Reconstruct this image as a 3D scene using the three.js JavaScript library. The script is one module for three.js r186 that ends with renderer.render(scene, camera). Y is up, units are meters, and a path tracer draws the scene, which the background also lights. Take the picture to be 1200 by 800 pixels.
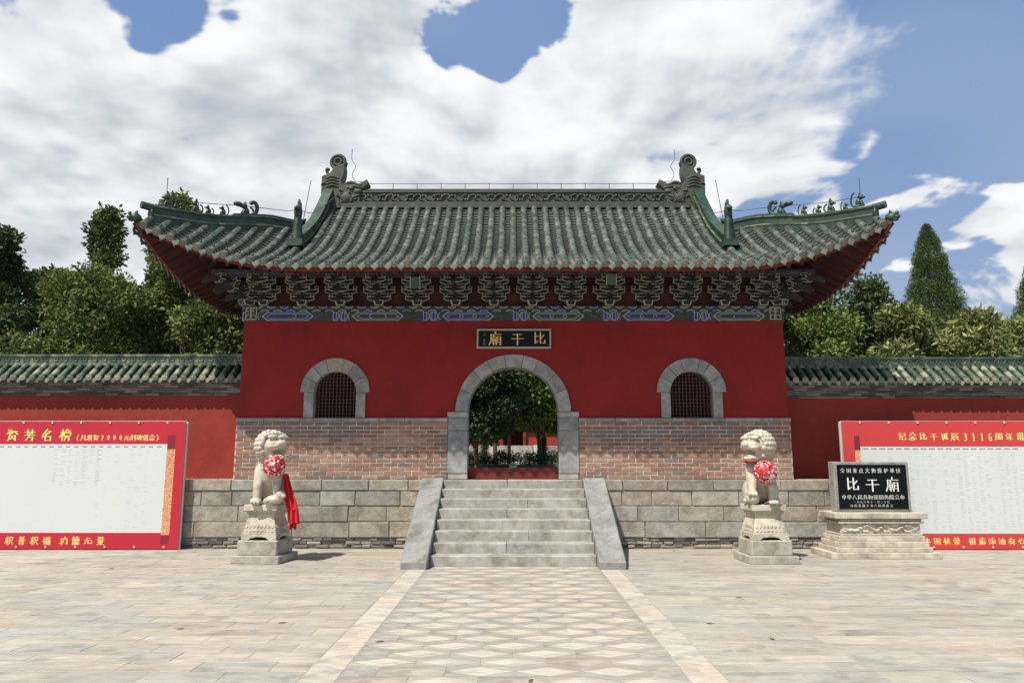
import * as THREE from 'three';
import { mergeGeometries } from 'three/addons/utils/BufferGeometryUtils.js';
import { MarchingCubes } from 'three/addons/objects/MarchingCubes.js';

// ------------------------------------------------------------------ camera, sky, sun, exposure
const scene = new THREE.Scene();
const FOCAL = 867, PITCH = THREE.MathUtils.degToRad(9.24), YAW = 0.0016, EYE = 1.6;
const camera = new THREE.PerspectiveCamera(2 * Math.atan(400 / FOCAL) * 180 / Math.PI, 1024 / 682, 0.1, 900);
camera.rotation.order = 'YXZ';
camera.position.set(0, EYE, 0);
camera.rotation.set(PITCH, YAW, 0);
scene.add(camera);
const SUN_DIR = new THREE.Vector3(-0.82, 2.02, 1).normalize();
const sun = new THREE.DirectionalLight(new THREE.Color(1, 0.945, 0.85), 5);
sun.name = 'sun';
sun.position.copy(SUN_DIR).multiplyScalar(60).add(new THREE.Vector3(0, 0, -14));
sun.target.position.set(0, 0, -14);
sun.castShadow = true;
sun.shadow.mapSize.set(4096, 4096);
sun.shadow.radius = 1;
Object.assign(sun.shadow.camera, { left: -26, right: 26, top: 26, bottom: -26, near: 1, far: 140 });
scene.add(sun, sun.target);
const renderer = new THREE.WebGLRenderer({ antialias: true });
renderer.setSize(1024, 682);
renderer.shadowMap.enabled = true;
renderer.toneMapping = THREE.LinearToneMapping;
renderer.toneMappingExposure = 1.12;

// a pixel of the 1200 x 800 photograph -> direction, and the point where it meets the upright plane at a distance D
function ray(px, py) {
  return new THREE.Vector3((px - 600) / FOCAL, -(py - 400) / FOCAL, -1).applyEuler(new THREE.Euler(PITCH, YAW, 0, 'YXZ'));
}
function at(px, py, D) { const r = ray(px, py), t = -D / r.z; return new THREE.Vector3(r.x * t, EYE + r.y * t, -D); }

// ------------------------------------------------------------------ random numbers and noise
function rng(seed) { let s = seed | 0; return () => { s = (s + 0x6d2b79f5) | 0; let t = Math.imul(s ^ (s >>> 15), 1 | s); t = (t + Math.imul(t ^ (t >>> 7), 61 | t)) ^ t; return ((t ^ (t >>> 14)) >>> 0) / 4294967296; }; }
const R = rng(7);
const rr = (a, b) => a + (b - a) * R();
const clamp = (x, a = 0, b = 1) => Math.min(b, Math.max(a, x));
const sstep = (a, b, x) => { const t = clamp((x - a) / (b - a)); return t * t * (3 - 2 * t); };
const lerp = (a, b, t) => a + (b - a) * t;
const HASH = new Float32Array(65536); { const h = rng(99); for (let i = 0; i < 65536; i++) HASH[i] = h(); }
const PERM = new Uint16Array(65536); for (let i = 0; i < 65536; i++) PERM[i] = (HASH[(i * 7919 + 13) & 65535] * 65536) | 0;
const h2 = (x, y, s) => HASH[PERM[(x + PERM[(y + s * 131) & 65535]) & 65535]];
const h3 = (x, y, z) => HASH[(PERM[(x + PERM[(y + PERM[z & 65535]) & 65535]) & 65535])];
function vnoise(x, y, per, s) {           // tileable value noise, per = lattice period
  const ix = Math.floor(x), iy = Math.floor(y), fx = x - ix, fy = y - iy, u = fx * fx * (3 - 2 * fx), v = fy * fy * (3 - 2 * fy);
  const x0 = ((ix % per) + per) % per, x1 = (x0 + 1) % per, y0 = ((iy % per) + per) % per, y1 = (y0 + 1) % per;
  return lerp(lerp(h2(x0, y0, s), h2(x1, y0, s), u), lerp(h2(x0, y1, s), h2(x1, y1, s), u), v);
}
function fbm2(u, v, per, oct, s, ax = 1, ay = 1) { let a = 0.5, t = 0, n = 0, p = per; for (let i = 0; i < oct; i++) { t += a * vnoise(u * p * ax, v * p * ay, p * Math.max(ax, ay), s + i); n += a; a *= 0.55; p *= 2; } return t / n; }
function noise3(x, y, z) {
  const ix = Math.floor(x), iy = Math.floor(y), iz = Math.floor(z), fx = x - ix, fy = y - iy, fz = z - iz;
  const u = fx * fx * fx * (fx * (fx * 6 - 15) + 10), v = fy * fy * fy * (fy * (fy * 6 - 15) + 10), w = fz * fz * fz * (fz * (fz * 6 - 15) + 10);
  const a = ix & 65535, b = iy & 65535, c = iz & 65535;
  return lerp(lerp(lerp(h3(a, b, c), h3(a + 1, b, c), u), lerp(h3(a, b + 1, c), h3(a + 1, b + 1, c), u), v), lerp(lerp(h3(a, b, c + 1), h3(a + 1, b, c + 1), u), lerp(h3(a, b + 1, c + 1), h3(a + 1, b + 1, c + 1), u), v), w);
}
function fbm3(x, y, z, oct, gain = 0.5) { let a = 0.5, t = 0, n = 0; for (let i = 0; i < oct; i++) { t += a * noise3(x, y, z); n += a; a *= gain; x = x * 2.03 + 17.1; y = y * 2.03 + 5.3; z = z * 2.03 + 9.7; } return t / n; }

// ------------------------------------------------------------------ the sky: blue air and cumulus, by direction
{
  // coverage of cloud by azimuth and elevation: table over the part of the sky in view, plain fields of cumulus elsewhere
  const COLS = 13, ROWS = 9;
  const cover = [
    0.85, 0.52, 0.02, 0.68, 1.05, 0.40, 0.00, 0.85, 0.95, 0.80, 0.55, 0.30, 0.20,
    1.00, 0.75, 0.08, 0.62, 1.05, 0.22, 0.12, 1.00, 0.95, 0.82, 0.52, 0.34, 0.18,
    1.00, 1.00, 0.72, 0.95, 1.00, 0.48, 0.85, 1.05, 0.95, 0.82, 0.50, 0.16, 0.12,
    1.00, 1.00, 1.00, 1.00, 1.00, 1.00, 1.00, 1.00, 0.85, 0.74, 0.25, 0.05, 0.05,
    1.00, 1.00, 1.00, 1.00, 1.00, 1.00, 1.00, 0.95, 0.72, 0.58, 0.34, 0.30, 0.15,
    1.00, 1.00, 1.00, 1.00, 1.00, 1.00, 1.00, 0.90, 0.50, 0.30, 0.20, 0.30, 0.85,
    0.90, 1.00, 1.00, 1.00, 1.00, 1.00, 1.00, 0.90, 0.45, 0.20, 0.15, 0.62, 1.00,
    0.80, 0.90, 0.95, 1.00, 1.00, 1.00, 1.00, 0.80, 0.40, 0.20, 0.15, 0.30, 0.50,
    0.60, 0.70, 0.80, 0.80, 0.80, 0.80, 0.80, 0.60, 0.30, 0.20, 0.20, 0.30, 0.40];
  const W = 4096, H = 2048, data = new Float32Array(W * H * 4);
  const table = (x, y) => {
    x = clamp(x, 0, COLS - 1.001); y = clamp(y, 0, ROWS - 1.001);
    const i = Math.floor(x), j = Math.floor(y), fx = sstep(0, 1, x - i), fy = sstep(0, 1, y - j), c = cover;
    return lerp(lerp(c[j * COLS + i], c[j * COLS + i + 1], fx), lerp(c[(j + 1) * COLS + i], c[(j + 1) * COLS + i + 1], fx), fy);
  };
  const coverage = (x, y, z, broad) => {
    const far = clamp(0.45 + (broad - 0.5) * 2.4);
    if (z > -0.3) return far;
    const ca = 6 + 8.3 * x / -z + (noise3(x * 7, y * 11 + 2, z * 7) - 0.5) * 1.5, ce = 8 - 17.3 * Math.tan(Math.atan2(y, -z) - 0.161) + (noise3(x * 7 + 5, y * 11, z * 7 + 8) - 0.5) * 2.6;   // azimuth and elevation -> table column and row
    const out = Math.max(-ca / 3.5, (ca - 12) / 3.5, -ce / 6, 0);
    return lerp(table(ca, ce), far, sstep(0, 1, out));
  };
  const dens = (x, y, z, c) => {
    const k = 1 / (y + 0.28), X = x * k, Z = z * k;      // flat cloud deck, so clouds flatten towards the horizon
    const wx = noise3(X * 3 + 4, y * 5, Z * 3) - 0.5, wz = noise3(X * 3, y * 5 + 9, Z * 3 + 7) - 0.5;
    const n = fbm3(X * 5.5 + wx * 0.9 + 31, y * 8 + wz * 0.9, Z * 5.5 + wz * 0.9 + 11, 7, 0.55);
    let b = 0, a = 0.5, px = X * 9 + wx * 1.5, py = y * 13 + 3, pz = Z * 9 + wz * 1.5;      // billows: rounded heads with creases between them
    for (let i = 0; i < 4; i++) { b += a * Math.abs(noise3(px, py, pz) * 2 - 1); a *= 0.5; px = px * 2.1 + 3; py = py * 2.1 + 1; pz = pz * 2.1 + 7; }
    return (n - 0.5) * 1.0 + (0.32 - b) * 0.62 + (c - 0.5) * 0.95 + 0.02;
  };
  for (let row = 0; row < H; row++) {
    const el = ((row + 0.5) / H - 0.5) * Math.PI, y = Math.sin(el), ce = Math.cos(el);
    for (let col = 0; col < W; col++) {
      const o = (row * W + col) * 4;
      if (y < -0.03) { data[o] = 0.30; data[o + 1] = 0.29; data[o + 2] = 0.27; data[o + 3] = 1; continue; }
      const az = ((col + 0.5) / W - 0.5) * 2 * Math.PI, x = Math.cos(az) * ce, z = Math.sin(az) * ce;
      const up = clamp(y), hz = Math.pow(1 - up, 3.2);
      let r = lerp(0.175, 0.52, hz), g = lerp(0.315, 0.63, hz), b = lerp(0.61, 0.81, hz);
      const haze = 0.16 * sstep(0.42, 0.75, noise3(x * 5 + 3, y * 9, z * 5));
      r = lerp(r, 0.62, haze); g = lerp(g, 0.68, haze); b = lerp(b, 0.8, haze);
      const c = coverage(x, y, z, noise3(x * 2.2 + 8, y * 2.2, z * 2.2 + 3));
      const d = dens(x, y, z, c);
      if (d > -0.06) {
        const soft = 0.075 + 0.3 * sstep(0.1, 0.4, x / Math.max(0.3, -z)) * sstep(0.30, 0.45, y), a = Math.pow(sstep(-0.05, soft, d), 0.9);
        const k = 1 / (y + 0.28), s1 = fbm3(x * k * 4 + 3, y * 8.5, z * k * 4, 4, 0.5), s2 = fbm3((x - 0.045) * k * 4 + 3, (y + 0.06) * 8.5, z * k * 4, 4, 0.5), d2 = dens(x - 0.02, y + 0.03, z, c);
        const raw = 0.80 + (s1 - s2) * 1.9 + (d - d2) * 1.1 - clamp(d - 0.2, 0, 0.6) * 0.55 - 0.5 * sstep(0.46, 0.74, s1), lit = sstep(-0.45, 1.12, raw);
        const cr = lerp(0.52, 1.08, lit), cg = lerp(0.585, 1.09, lit), cb = lerp(0.66, 1.10, lit);
        r = lerp(r, cr, a); g = lerp(g, cg, a); b = lerp(b, cb, a);
      }
      data[o] = r; data[o + 1] = g; data[o + 2] = b; data[o + 3] = 1;
    }
  }
  const t = new THREE.DataTexture(data, W, H, THREE.RGBAFormat, THREE.FloatType);
  t.mapping = THREE.EquirectangularReflectionMapping; t.magFilter = t.minFilter = THREE.LinearFilter; t.needsUpdate = true;
  scene.background = t; scene.environment = t; scene.backgroundIntensity = scene.environmentIntensity = 0.80;
}

// ------------------------------------------------------------------ textures (metres: repeat = 1 / side)
function dataTex(size, metres, fn, srgb = true) {
  const d = new Uint8Array(size * size * 4);
  for (let y = 0; y < size; y++) for (let x = 0; x < size; x++) {
    const c = fn(x / size, y / size), o = (y * size + x) * 4;
    for (let k = 0; k < 3; k++) { const v = clamp(Array.isArray(c) ? c[k] : c); d[o + k] = Math.round(255 * (srgb ? (v <= 0.0031308 ? v * 12.92 : 1.055 * Math.pow(v, 1 / 2.4) - 0.055) : v)); }
    d[o + 3] = 255;
  }
  const t = new THREE.DataTexture(d, size, size);
  t.wrapS = t.wrapT = THREE.RepeatWrapping; t.magFilter = THREE.LinearFilter; t.minFilter = THREE.LinearMipmapLinearFilter; t.generateMipmaps = true;
  if (srgb) t.colorSpace = THREE.SRGBColorSpace;
  t.repeat.set(1 / metres, 1 / metres); t.needsUpdate = true;
  return t;
}
const mixc = (a, b, t) => [lerp(a[0], b[0], t), lerp(a[1], b[1], t), lerp(a[2], b[2], t)];
const scl = (a, k) => [a[0] * k, a[1] * k, a[2] * k];
const X = {};
X.stone = dataTex(1024, 1.6, (u, v) => {
  const blot = fbm2(u, v, 4, 5, 1), fine = vnoise(u * 256, v * 256, 256, 20), spec = vnoise(u * 512, v * 512, 512, 30), mid = fbm2(u, v, 24, 3, 5);
  let k = 0.72 + (blot - 0.5) * 0.55 + (fine - 0.5) * 0.22 + (mid - 0.5) * 0.4; if (spec > 0.86) k *= 0.72; if (spec < 0.08) k *= 1.25;
  const st = sstep(0.56, 0.74, fbm2(u, v, 6, 4, 60));
  return mixc([k, k * 0.985, k * 0.95], [k * 0.72, k * 0.66, k * 0.56], st * 0.7);
});
X.stoneBump = dataTex(1024, 1.6, (u, v) => { const m = fbm2(u, v, 12, 5, 44), f = vnoise(u * 256, v * 256, 256, 21), chis = vnoise(u * 90, v * 190, 380, 47); return clamp(m * 0.7 + f * 0.2 + chis * 0.15); }, false);
X.pave = dataTex(1536, 6, (u, v) => {
  const streak = fbm2(u, v, 7, 5, 70, 1, 5), s2 = fbm2(u, v, 16, 4, 80, 1, 6), blot = fbm2(u, v, 6, 5, 90), f = vnoise(u * 900, v * 900, 900, 95), fine = fbm2(u, v, 60, 3, 97, 1, 3);
  let k = 0.76 + (streak - 0.5) * 0.40 + (s2 - 0.5) * 0.38 + (fine - 0.5) * 0.26 + (f - 0.5) * 0.12;
  const warm = sstep(0.38, 0.66, blot), grey = sstep(0.50, 0.72, s2);
  let c = mixc([k * 0.985, k * 0.97, k * 0.93], [k * 1.04, k * 0.965, k * 0.88], warm);
  c = mixc(c, [k * 0.84, k * 0.86, k * 0.865], grey * 0.65);
  const pale = sstep(0.60, 0.74, fbm2(u, v, 22, 4, 110, 1, 3)); c = mixc(c, scl(c, 1.22), pale * 0.7);
  const dirt = sstep(0.60, 0.76, fbm2(u, v, 20, 5, 120)); return mixc(c, scl(c, 0.70), dirt * 0.8);
});
X.paveBump = dataTex(512, 2.4, (u, v) => fbm2(u, v, 10, 5, 130, 1, 3) * 0.8 + vnoise(u * 200, v * 200, 200, 140) * 0.2, false);
X.plaster = dataTex(1024, 3.2, (u, v) => {
  const b = fbm2(u, v, 3, 5, 150), f = vnoise(u * 300, v * 300, 300, 160), run = fbm2(u, v, 8, 3, 170, 4, 1), m = fbm2(u, v, 14, 4, 180);
  const k = 0.84 + (b - 0.5) * 0.35 + (f - 0.5) * 0.06 + (run - 0.5) * 0.16 + (m - 0.5) * 0.14;
  const pale = sstep(0.52, 0.74, fbm2(u, v, 5, 5, 190)) * 0.8, wash = sstep(0.55, 0.8, fbm2(u, v, 12, 4, 195, 5, 1)) * 0.5, q = k - wash * 0.16;
  return [q + pale * 0.13, q + pale * 0.42 + wash * 0.15, q + pale * 0.42 + wash * 0.15];
});
X.plasterBump = dataTex(512, 3.2, (u, v) => fbm2(u, v, 16, 5, 200), false);
X.brick = dataTex(512, 1.1, (u, v) => {
  const b = fbm2(u, v, 6, 4, 210), f = vnoise(u * 200, v * 200, 200, 220), pale = sstep(0.6, 0.78, fbm2(u, v, 12, 4, 230));
  const k = 0.75 + (b - 0.5) * 0.5 + (f - 0.5) * 0.25; return mixc([k, k * 0.97, k * 0.94], [k * 1.25, k * 1.35, k * 1.4], pale * 0.5);
});
X.glaze = dataTex(1024, 1.5, (u, v) => {
  const b = fbm2(u, v, 5, 5, 240), l = fbm2(u, v, 9, 5, 250), l2 = vnoise(u * 120, v * 120, 120, 260), dk = fbm2(u, v, 14, 4, 270);
  let c = mixc([0.070, 0.118, 0.085], [0.150, 0.205, 0.155], sstep(0.3, 0.7, b));
  c = mixc(c, [0.37, 0.385, 0.325], sstep(0.50, 0.68, l + (l2 - 0.5) * 0.12) * 0.8);
  return mixc(c, [0.035, 0.045, 0.035], sstep(0.60, 0.78, dk) * 0.75);
});
X.ridge = dataTex(512, 0.9, (u, v) => {
  const b = fbm2(u, v, 4, 5, 280), l = fbm2(u, v, 8, 5, 290), dk = fbm2(u, v, 12, 4, 300);
  let c = mixc([0.05, 0.115, 0.075], [0.105, 0.19, 0.125], sstep(0.3, 0.7, b));
  c = mixc(c, [0.24, 0.26, 0.21], sstep(0.52, 0.7, l) * 0.6);
  return mixc(c, [0.03, 0.035, 0.03], sstep(0.55, 0.75, dk) * 0.7);
});
X.greyTile = dataTex(512, 0.9, (u, v) => {
  const b = fbm2(u, v, 4, 5, 310), l = fbm2(u, v, 8, 5, 320), f = vnoise(u * 200, v * 200, 200, 330);
  const c = mixc([0.10, 0.115, 0.095], [0.22, 0.225, 0.19], b); return scl(mixc(c, [0.045, 0.055, 0.045], sstep(0.55, 0.75, l) * 0.7), 0.85 + f * 0.3);
});
X.wood = dataTex(512, 1.2, (u, v) => { const g = fbm2(u, v, 4, 5, 340, 1, 10), b = fbm2(u, v, 5, 4, 350); const k = 0.62 + (g - 0.5) * 0.5 + (b - 0.5) * 0.6; return [k, k * 0.97, k * 0.95]; });
X.bark = dataTex(256, 0.8, (u, v) => { const g = fbm2(u, v, 6, 4, 360, 3, 1); return scl([0.075, 0.06, 0.048], 0.5 + g); });
X.soil = dataTex(512, 4, (u, v) => { const g = fbm2(u, v, 6, 6, 370); return scl([0.36, 0.34, 0.30], 0.55 + g * 0.9); });

const lin = (r, g, b) => new THREE.Color().setRGB(r, g, b);
function mat(o) { const m = new THREE.MeshStandardMaterial({ roughness: 0.9, metalness: 0, ...o }); return m; }
const M = {};
const stoneTints = [[0.48, 0.445, 0.38], [0.43, 0.395, 0.335], [0.51, 0.47, 0.40], [0.385, 0.36, 0.315], [0.47, 0.42, 0.345], [0.44, 0.425, 0.39]];
M.stones = stoneTints.map((c) => mat({ color: lin(...c.map((v) => v)), map: X.stone, bumpMap: X.stoneBump, bumpScale: 0.022, roughness: 0.93 }));
M.step = mat({ color: lin(0.47, 0.46, 0.42), map: X.stone, bumpMap: X.stoneBump, bumpScale: 0.007, roughness: 0.92 });
M.ramp = mat({ color: lin(0.34, 0.345, 0.335), map: X.stone, bumpMap: X.stoneBump, bumpScale: 0.003, roughness: 0.85 });
M.greyStone = mat({ color: lin(0.37, 0.38, 0.39), map: X.stone, bumpMap: X.stoneBump, bumpScale: 0.003 });
M.greyStones = [[0.37, 0.38, 0.385], [0.33, 0.34, 0.35], [0.42, 0.415, 0.40], [0.40, 0.39, 0.385]].map((c) => mat({ color: lin(...c), map: X.stone, bumpMap: X.stoneBump, bumpScale: 0.004 }));
M.keystone = mat({ color: lin(0.50, 0.46, 0.36), map: X.stone, bumpMap: X.stoneBump, bumpScale: 0.005 });
M.pinkStone = mat({ color: lin(0.42, 0.33, 0.30), map: X.stone, bumpMap: X.stoneBump, bumpScale: 0.005 });
M.lion = mat({ color: lin(0.66, 0.61, 0.51), map: X.stone, bumpMap: X.stoneBump, bumpScale: 0.004, roughness: 0.88 });
M.lionGrey = mat({ color: lin(0.53, 0.50, 0.43), map: X.stone, bumpMap: X.stoneBump, bumpScale: 0.005 });
M.mortar = mat({ color: lin(0.52, 0.49, 0.44), map: X.stone });
M.mortarDark = mat({ color: lin(0.40, 0.37, 0.32), map: X.stone });
M.paves = [[0.485, 0.452, 0.395], [0.465, 0.44, 0.39], [0.50, 0.467, 0.405], [0.43, 0.412, 0.375], [0.485, 0.44, 0.375], [0.455, 0.437, 0.40]].map((c) => mat({ color: lin(...c), map: X.pave, bumpMap: X.paveBump, bumpScale: 0.005, roughness: 0.82 }));
M.border = [[0.60, 0.555, 0.49], [0.565, 0.53, 0.475], [0.62, 0.57, 0.50]].map((c) => mat({ color: lin(...c), map: X.pave, bumpMap: X.paveBump, bumpScale: 0.004, roughness: 0.8 }));
M.pathTile = [[1, 1, 1], [0.93, 0.94, 0.95], [1.0, 0.96, 0.92]].map((c) => mat({ color: lin(...c), vertexColors: true, map: X.pave, bumpMap: X.paveBump, bumpScale: 0.003, roughness: 0.8 }));
M.grout = mat({ color: lin(0.95, 0.90, 0.80), map: X.soil });
M.soil = mat({ color: lin(0.7, 0.68, 0.62), map: X.soil });
M.red = mat({ color: lin(0.262, 0.0095, 0.0072), map: X.plaster, bumpMap: X.plasterBump, bumpScale: 0.006, roughness: 0.85 });
M.redWall = mat({ color: lin(0.33, 0.037, 0.024), map: X.plaster, bumpMap: X.plasterBump, bumpScale: 0.01, roughness: 0.9 });
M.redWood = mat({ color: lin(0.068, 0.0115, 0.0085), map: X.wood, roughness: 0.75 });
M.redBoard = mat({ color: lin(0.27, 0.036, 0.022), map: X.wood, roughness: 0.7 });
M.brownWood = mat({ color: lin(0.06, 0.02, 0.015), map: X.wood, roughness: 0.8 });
M.darkWood = mat({ color: lin(0.15, 0.06, 0.045), map: X.wood });
M.lattice = mat({ color: lin(0.13, 0.055, 0.045), map: X.wood, roughness: 0.7 });
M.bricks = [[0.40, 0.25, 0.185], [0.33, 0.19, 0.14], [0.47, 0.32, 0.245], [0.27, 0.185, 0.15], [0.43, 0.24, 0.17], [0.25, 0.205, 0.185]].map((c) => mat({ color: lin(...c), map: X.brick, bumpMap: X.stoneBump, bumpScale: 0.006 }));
M.brickMortar = mat({ color: lin(0.74, 0.67, 0.58), map: X.brick });
M.greyBricks = [[0.24, 0.23, 0.21], [0.17, 0.165, 0.15], [0.31, 0.29, 0.26], [0.12, 0.115, 0.105]].map((c) => mat({ color: lin(...c), map: X.brick, bumpMap: X.stoneBump, bumpScale: 0.006 }));
M.tiles = [[1, 1, 1], [0.82, 0.9, 0.86], [1.15, 1.15, 1.1], [0.9, 1.0, 0.85], [1.35, 1.3, 1.25]].map((c) => mat({ color: lin(...c.map((v) => v * 0.40)), map: X.glaze, roughness: 0.46 }));
M.wallTiles = [[0.48, 0.52, 0.43], [0.72, 0.72, 0.58], [0.36, 0.43, 0.35], [0.9, 0.86, 0.74]].map((c) => mat({ color: lin(...c), map: X.glaze, roughness: 0.4 }));
M.pan = mat({ color: lin(0.17, 0.172, 0.155), map: X.glaze, roughness: 0.55 });
M.ridge = mat({ color: lin(0.21, 0.31, 0.26), map: X.ridge, roughness: 0.45 });
M.ridgeGrey = mat({ color: lin(0.36, 0.37, 0.34), map: X.greyTile, roughness: 0.65 });
M.blackMetal = mat({ color: lin(0.03, 0.03, 0.03), roughness: 0.5, metalness: 0.6 });
M.wire = mat({ color: lin(0.10, 0.10, 0.11), roughness: 0.5, metalness: 0.5 });
M.bark = mat({ color: lin(1, 1, 1), map: X.bark, roughness: 1 });

// ------------------------------------------------------------------ helpers: geometry
function finish(g) { if (g.index) g = g.toNonIndexed(); for (const k of Object.keys(g.attributes)) if (!['position', 'normal', 'uv'].includes(k)) g.deleteAttribute(k); if (!g.attributes.normal) g.computeVertexNormals(); if (!g.attributes.uv) g.setAttribute('uv', new THREE.BufferAttribute(new Float32Array(g.attributes.position.count * 2), 2)); g.clearGroups(); return g; }
function boxUV(g, ox = 0, oy = 0) {                       // uv in metres, along the face each triangle looks from
  g = finish(g); const p = g.attributes.position, uv = g.attributes.uv, a = new THREE.Vector3(), b = new THREE.Vector3(), c = new THREE.Vector3();
  for (let i = 0; i < p.count; i += 3) {
    a.fromBufferAttribute(p, i); b.fromBufferAttribute(p, i + 1); c.fromBufferAttribute(p, i + 2);
    const n = b.clone().sub(a).cross(c.clone().sub(a)), x = Math.abs(n.x), y = Math.abs(n.y), z = Math.abs(n.z);
    for (const [k, v] of [[i, a], [i + 1, b], [i + 2, c]]) { if (y >= x && y >= z) uv.setXY(k, v.x + ox, v.z + oy); else if (x >= z) uv.setXY(k, v.z + ox, v.y + oy); else uv.setXY(k, v.x + ox, v.y + oy); }
  }
  return g;
}
function polyGeo(faces) {                                 // flat faces (lists of Vector3) -> geometry
  const pos = [];
  for (const f of faces) for (let i = 1; i < f.length - 1; i++) for (const v of [f[0], f[i], f[i + 1]]) pos.push(v.x, v.y, v.z);
  const g = new THREE.BufferGeometry(); g.setAttribute('position', new THREE.Float32BufferAttribute(pos, 3)); g.computeVertexNormals(); return finish(g);
}
const V = (x, y, z) => new THREE.Vector3(x, y, z);
function chamferBox(w, h, d, c = 0.006, jit = 0) {        // box with chamfered edges; jit moves the corners a little
  const cx = w / 2, cy = h / 2, cz = d / 2, vs = {};
  for (const sx of [-1, 1]) for (const sy of [-1, 1]) for (const sz of [-1, 1]) {
    const j = jit ? V(rr(-jit, jit), rr(-jit, jit), rr(-jit, jit) * 0.6) : V(0, 0, 0);
    vs[`${sx}${sy}${sz}x`] = V(sx * cx, sy * (cy - c), sz * (cz - c)).add(j);
    vs[`${sx}${sy}${sz}y`] = V(sx * (cx - c), sy * cy, sz * (cz - c)).add(j);
    vs[`${sx}${sy}${sz}z`] = V(sx * (cx - c), sy * (cy - c), sz * cz).add(j);
  }
  const F = [], q = (a) => { F.push(a); }, k = (x, y, z, f) => vs[`${x}${y}${z}${f}`];
  for (const s of [-1, 1]) {
    q([k(s, -1, -1, 'x'), k(s, 1, -1, 'x'), k(s, 1, 1, 'x'), k(s, -1, 1, 'x')]);
    q([k(-1, s, -1, 'y'), k(-1, s, 1, 'y'), k(1, s, 1, 'y'), k(1, s, -1, 'y')]);
    q([k(-1, -1, s, 'z'), k(1, -1, s, 'z'), k(1, 1, s, 'z'), k(-1, 1, s, 'z')]);
    for (const t of [-1, 1]) {
      q([k(s, t, -1, 'x'), k(s, t, 1, 'x'), k(s, t, 1, 'y'), k(s, t, -1, 'y')]);
      q([k(s, -1, t, 'x'), k(s, 1, t, 'x'), k(s, 1, t, 'z'), k(s, -1, t, 'z')]);
      q([k(-1, s, t, 'y'), k(1, s, t, 'y'), k(1, s, t, 'z'), k(-1, s, t, 'z')]);
      for (const u of [-1, 1]) q([k(s, t, u, 'x'), k(s, t, u, 'y'), k(s, t, u, 'z')]);
    }
  }
  for (const f of F) { const n = f[1].clone().sub(f[0]).cross(f[2].clone().sub(f[0])), m = f.reduce((a, v) => a.add(v), V(0, 0, 0)); if (n.dot(m) < 0) f.reverse(); }
  return polyGeo(F);
}
const move = (g, x = 0, y = 0, z = 0) => g.translate(x, y, z);
const B = (w, h, d, x = 0, y = 0, z = 0) => finish(new THREE.BoxGeometry(w, h, d).translate(x, y, z));
const merge = (list) => { list = list.map(finish); return mergeGeometries(list, false); };
function sweepRect(pts, w, h, dy = 0) {                   // bar of rectangular section standing upright along a path
  const F = [], n = pts.length, sec = [];
  for (let i = 0; i < n; i++) { const t = pts[Math.min(n - 1, i + 1)].clone().sub(pts[Math.max(0, i - 1)]); t.y = 0; t.normalize(); const s = V(-t.z, 0, t.x).multiplyScalar(w / 2), b = pts[i].clone().add(V(0, dy, 0)), u = V(0, h, 0); sec.push([b.clone().sub(s), b.clone().add(s), b.clone().add(s).add(u), b.clone().sub(s).add(u)]); }
  for (let i = 0; i < n - 1; i++) for (let k = 0; k < 4; k++) F.push([sec[i][k], sec[i][(k + 1) % 4], sec[i + 1][(k + 1) % 4], sec[i + 1][k]].reverse());
  F.push(sec[0].slice(), sec[n - 1].slice().reverse());
  return polyGeo(F);
}
function sheet(fn, nu, nv, flip = false) {                // grid surface fn(u, v) -> Vector3 with uv in metres
  const pos = [], uv = [], idx = []; let prev = null;
  for (let i = 0; i <= nu; i++) for (let j = 0; j <= nv; j++) { const p = fn(i / nu, j / nv); pos.push(p.x, p.y, p.z); uv.push(p.x + p.z * 0.3, p.y + p.z); }
  for (let i = 0; i < nu; i++) for (let j = 0; j < nv; j++) { const a = i * (nv + 1) + j, b = a + 1, c = a + nv + 1, d = c + 1; flip ? idx.push(a, b, c, b, d, c) : idx.push(a, c, b, b, c, d); }
  const g = new THREE.BufferGeometry(); g.setAttribute('position', new THREE.Float32BufferAttribute(pos, 3)); g.setAttribute('uv', new THREE.Float32BufferAttribute(uv, 2)); g.setIndex(idx); g.computeVertexNormals(); return finish(g);
}
const tube = (pts, r, seg = 24, rad = 6, closed = false) => finish(new THREE.TubeGeometry(new THREE.CatmullRomCurve3(pts, closed), seg, r, rad, closed));
const ball = (x, y, z, rx, ry = rx, rz = rx, n = 8) => finish(new THREE.SphereGeometry(1, n * 1.5 | 0, n).scale(rx, ry, rz).translate(x, y, z));
function place(g, x, y, z, ry = 0, rx = 0, rz = 0) { return g.applyMatrix4(new THREE.Matrix4().compose(V(x, y, z), new THREE.Quaternion().setFromEuler(new THREE.Euler(rx, ry, rz, 'YXZ')), V(1, 1, 1))); }
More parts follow.
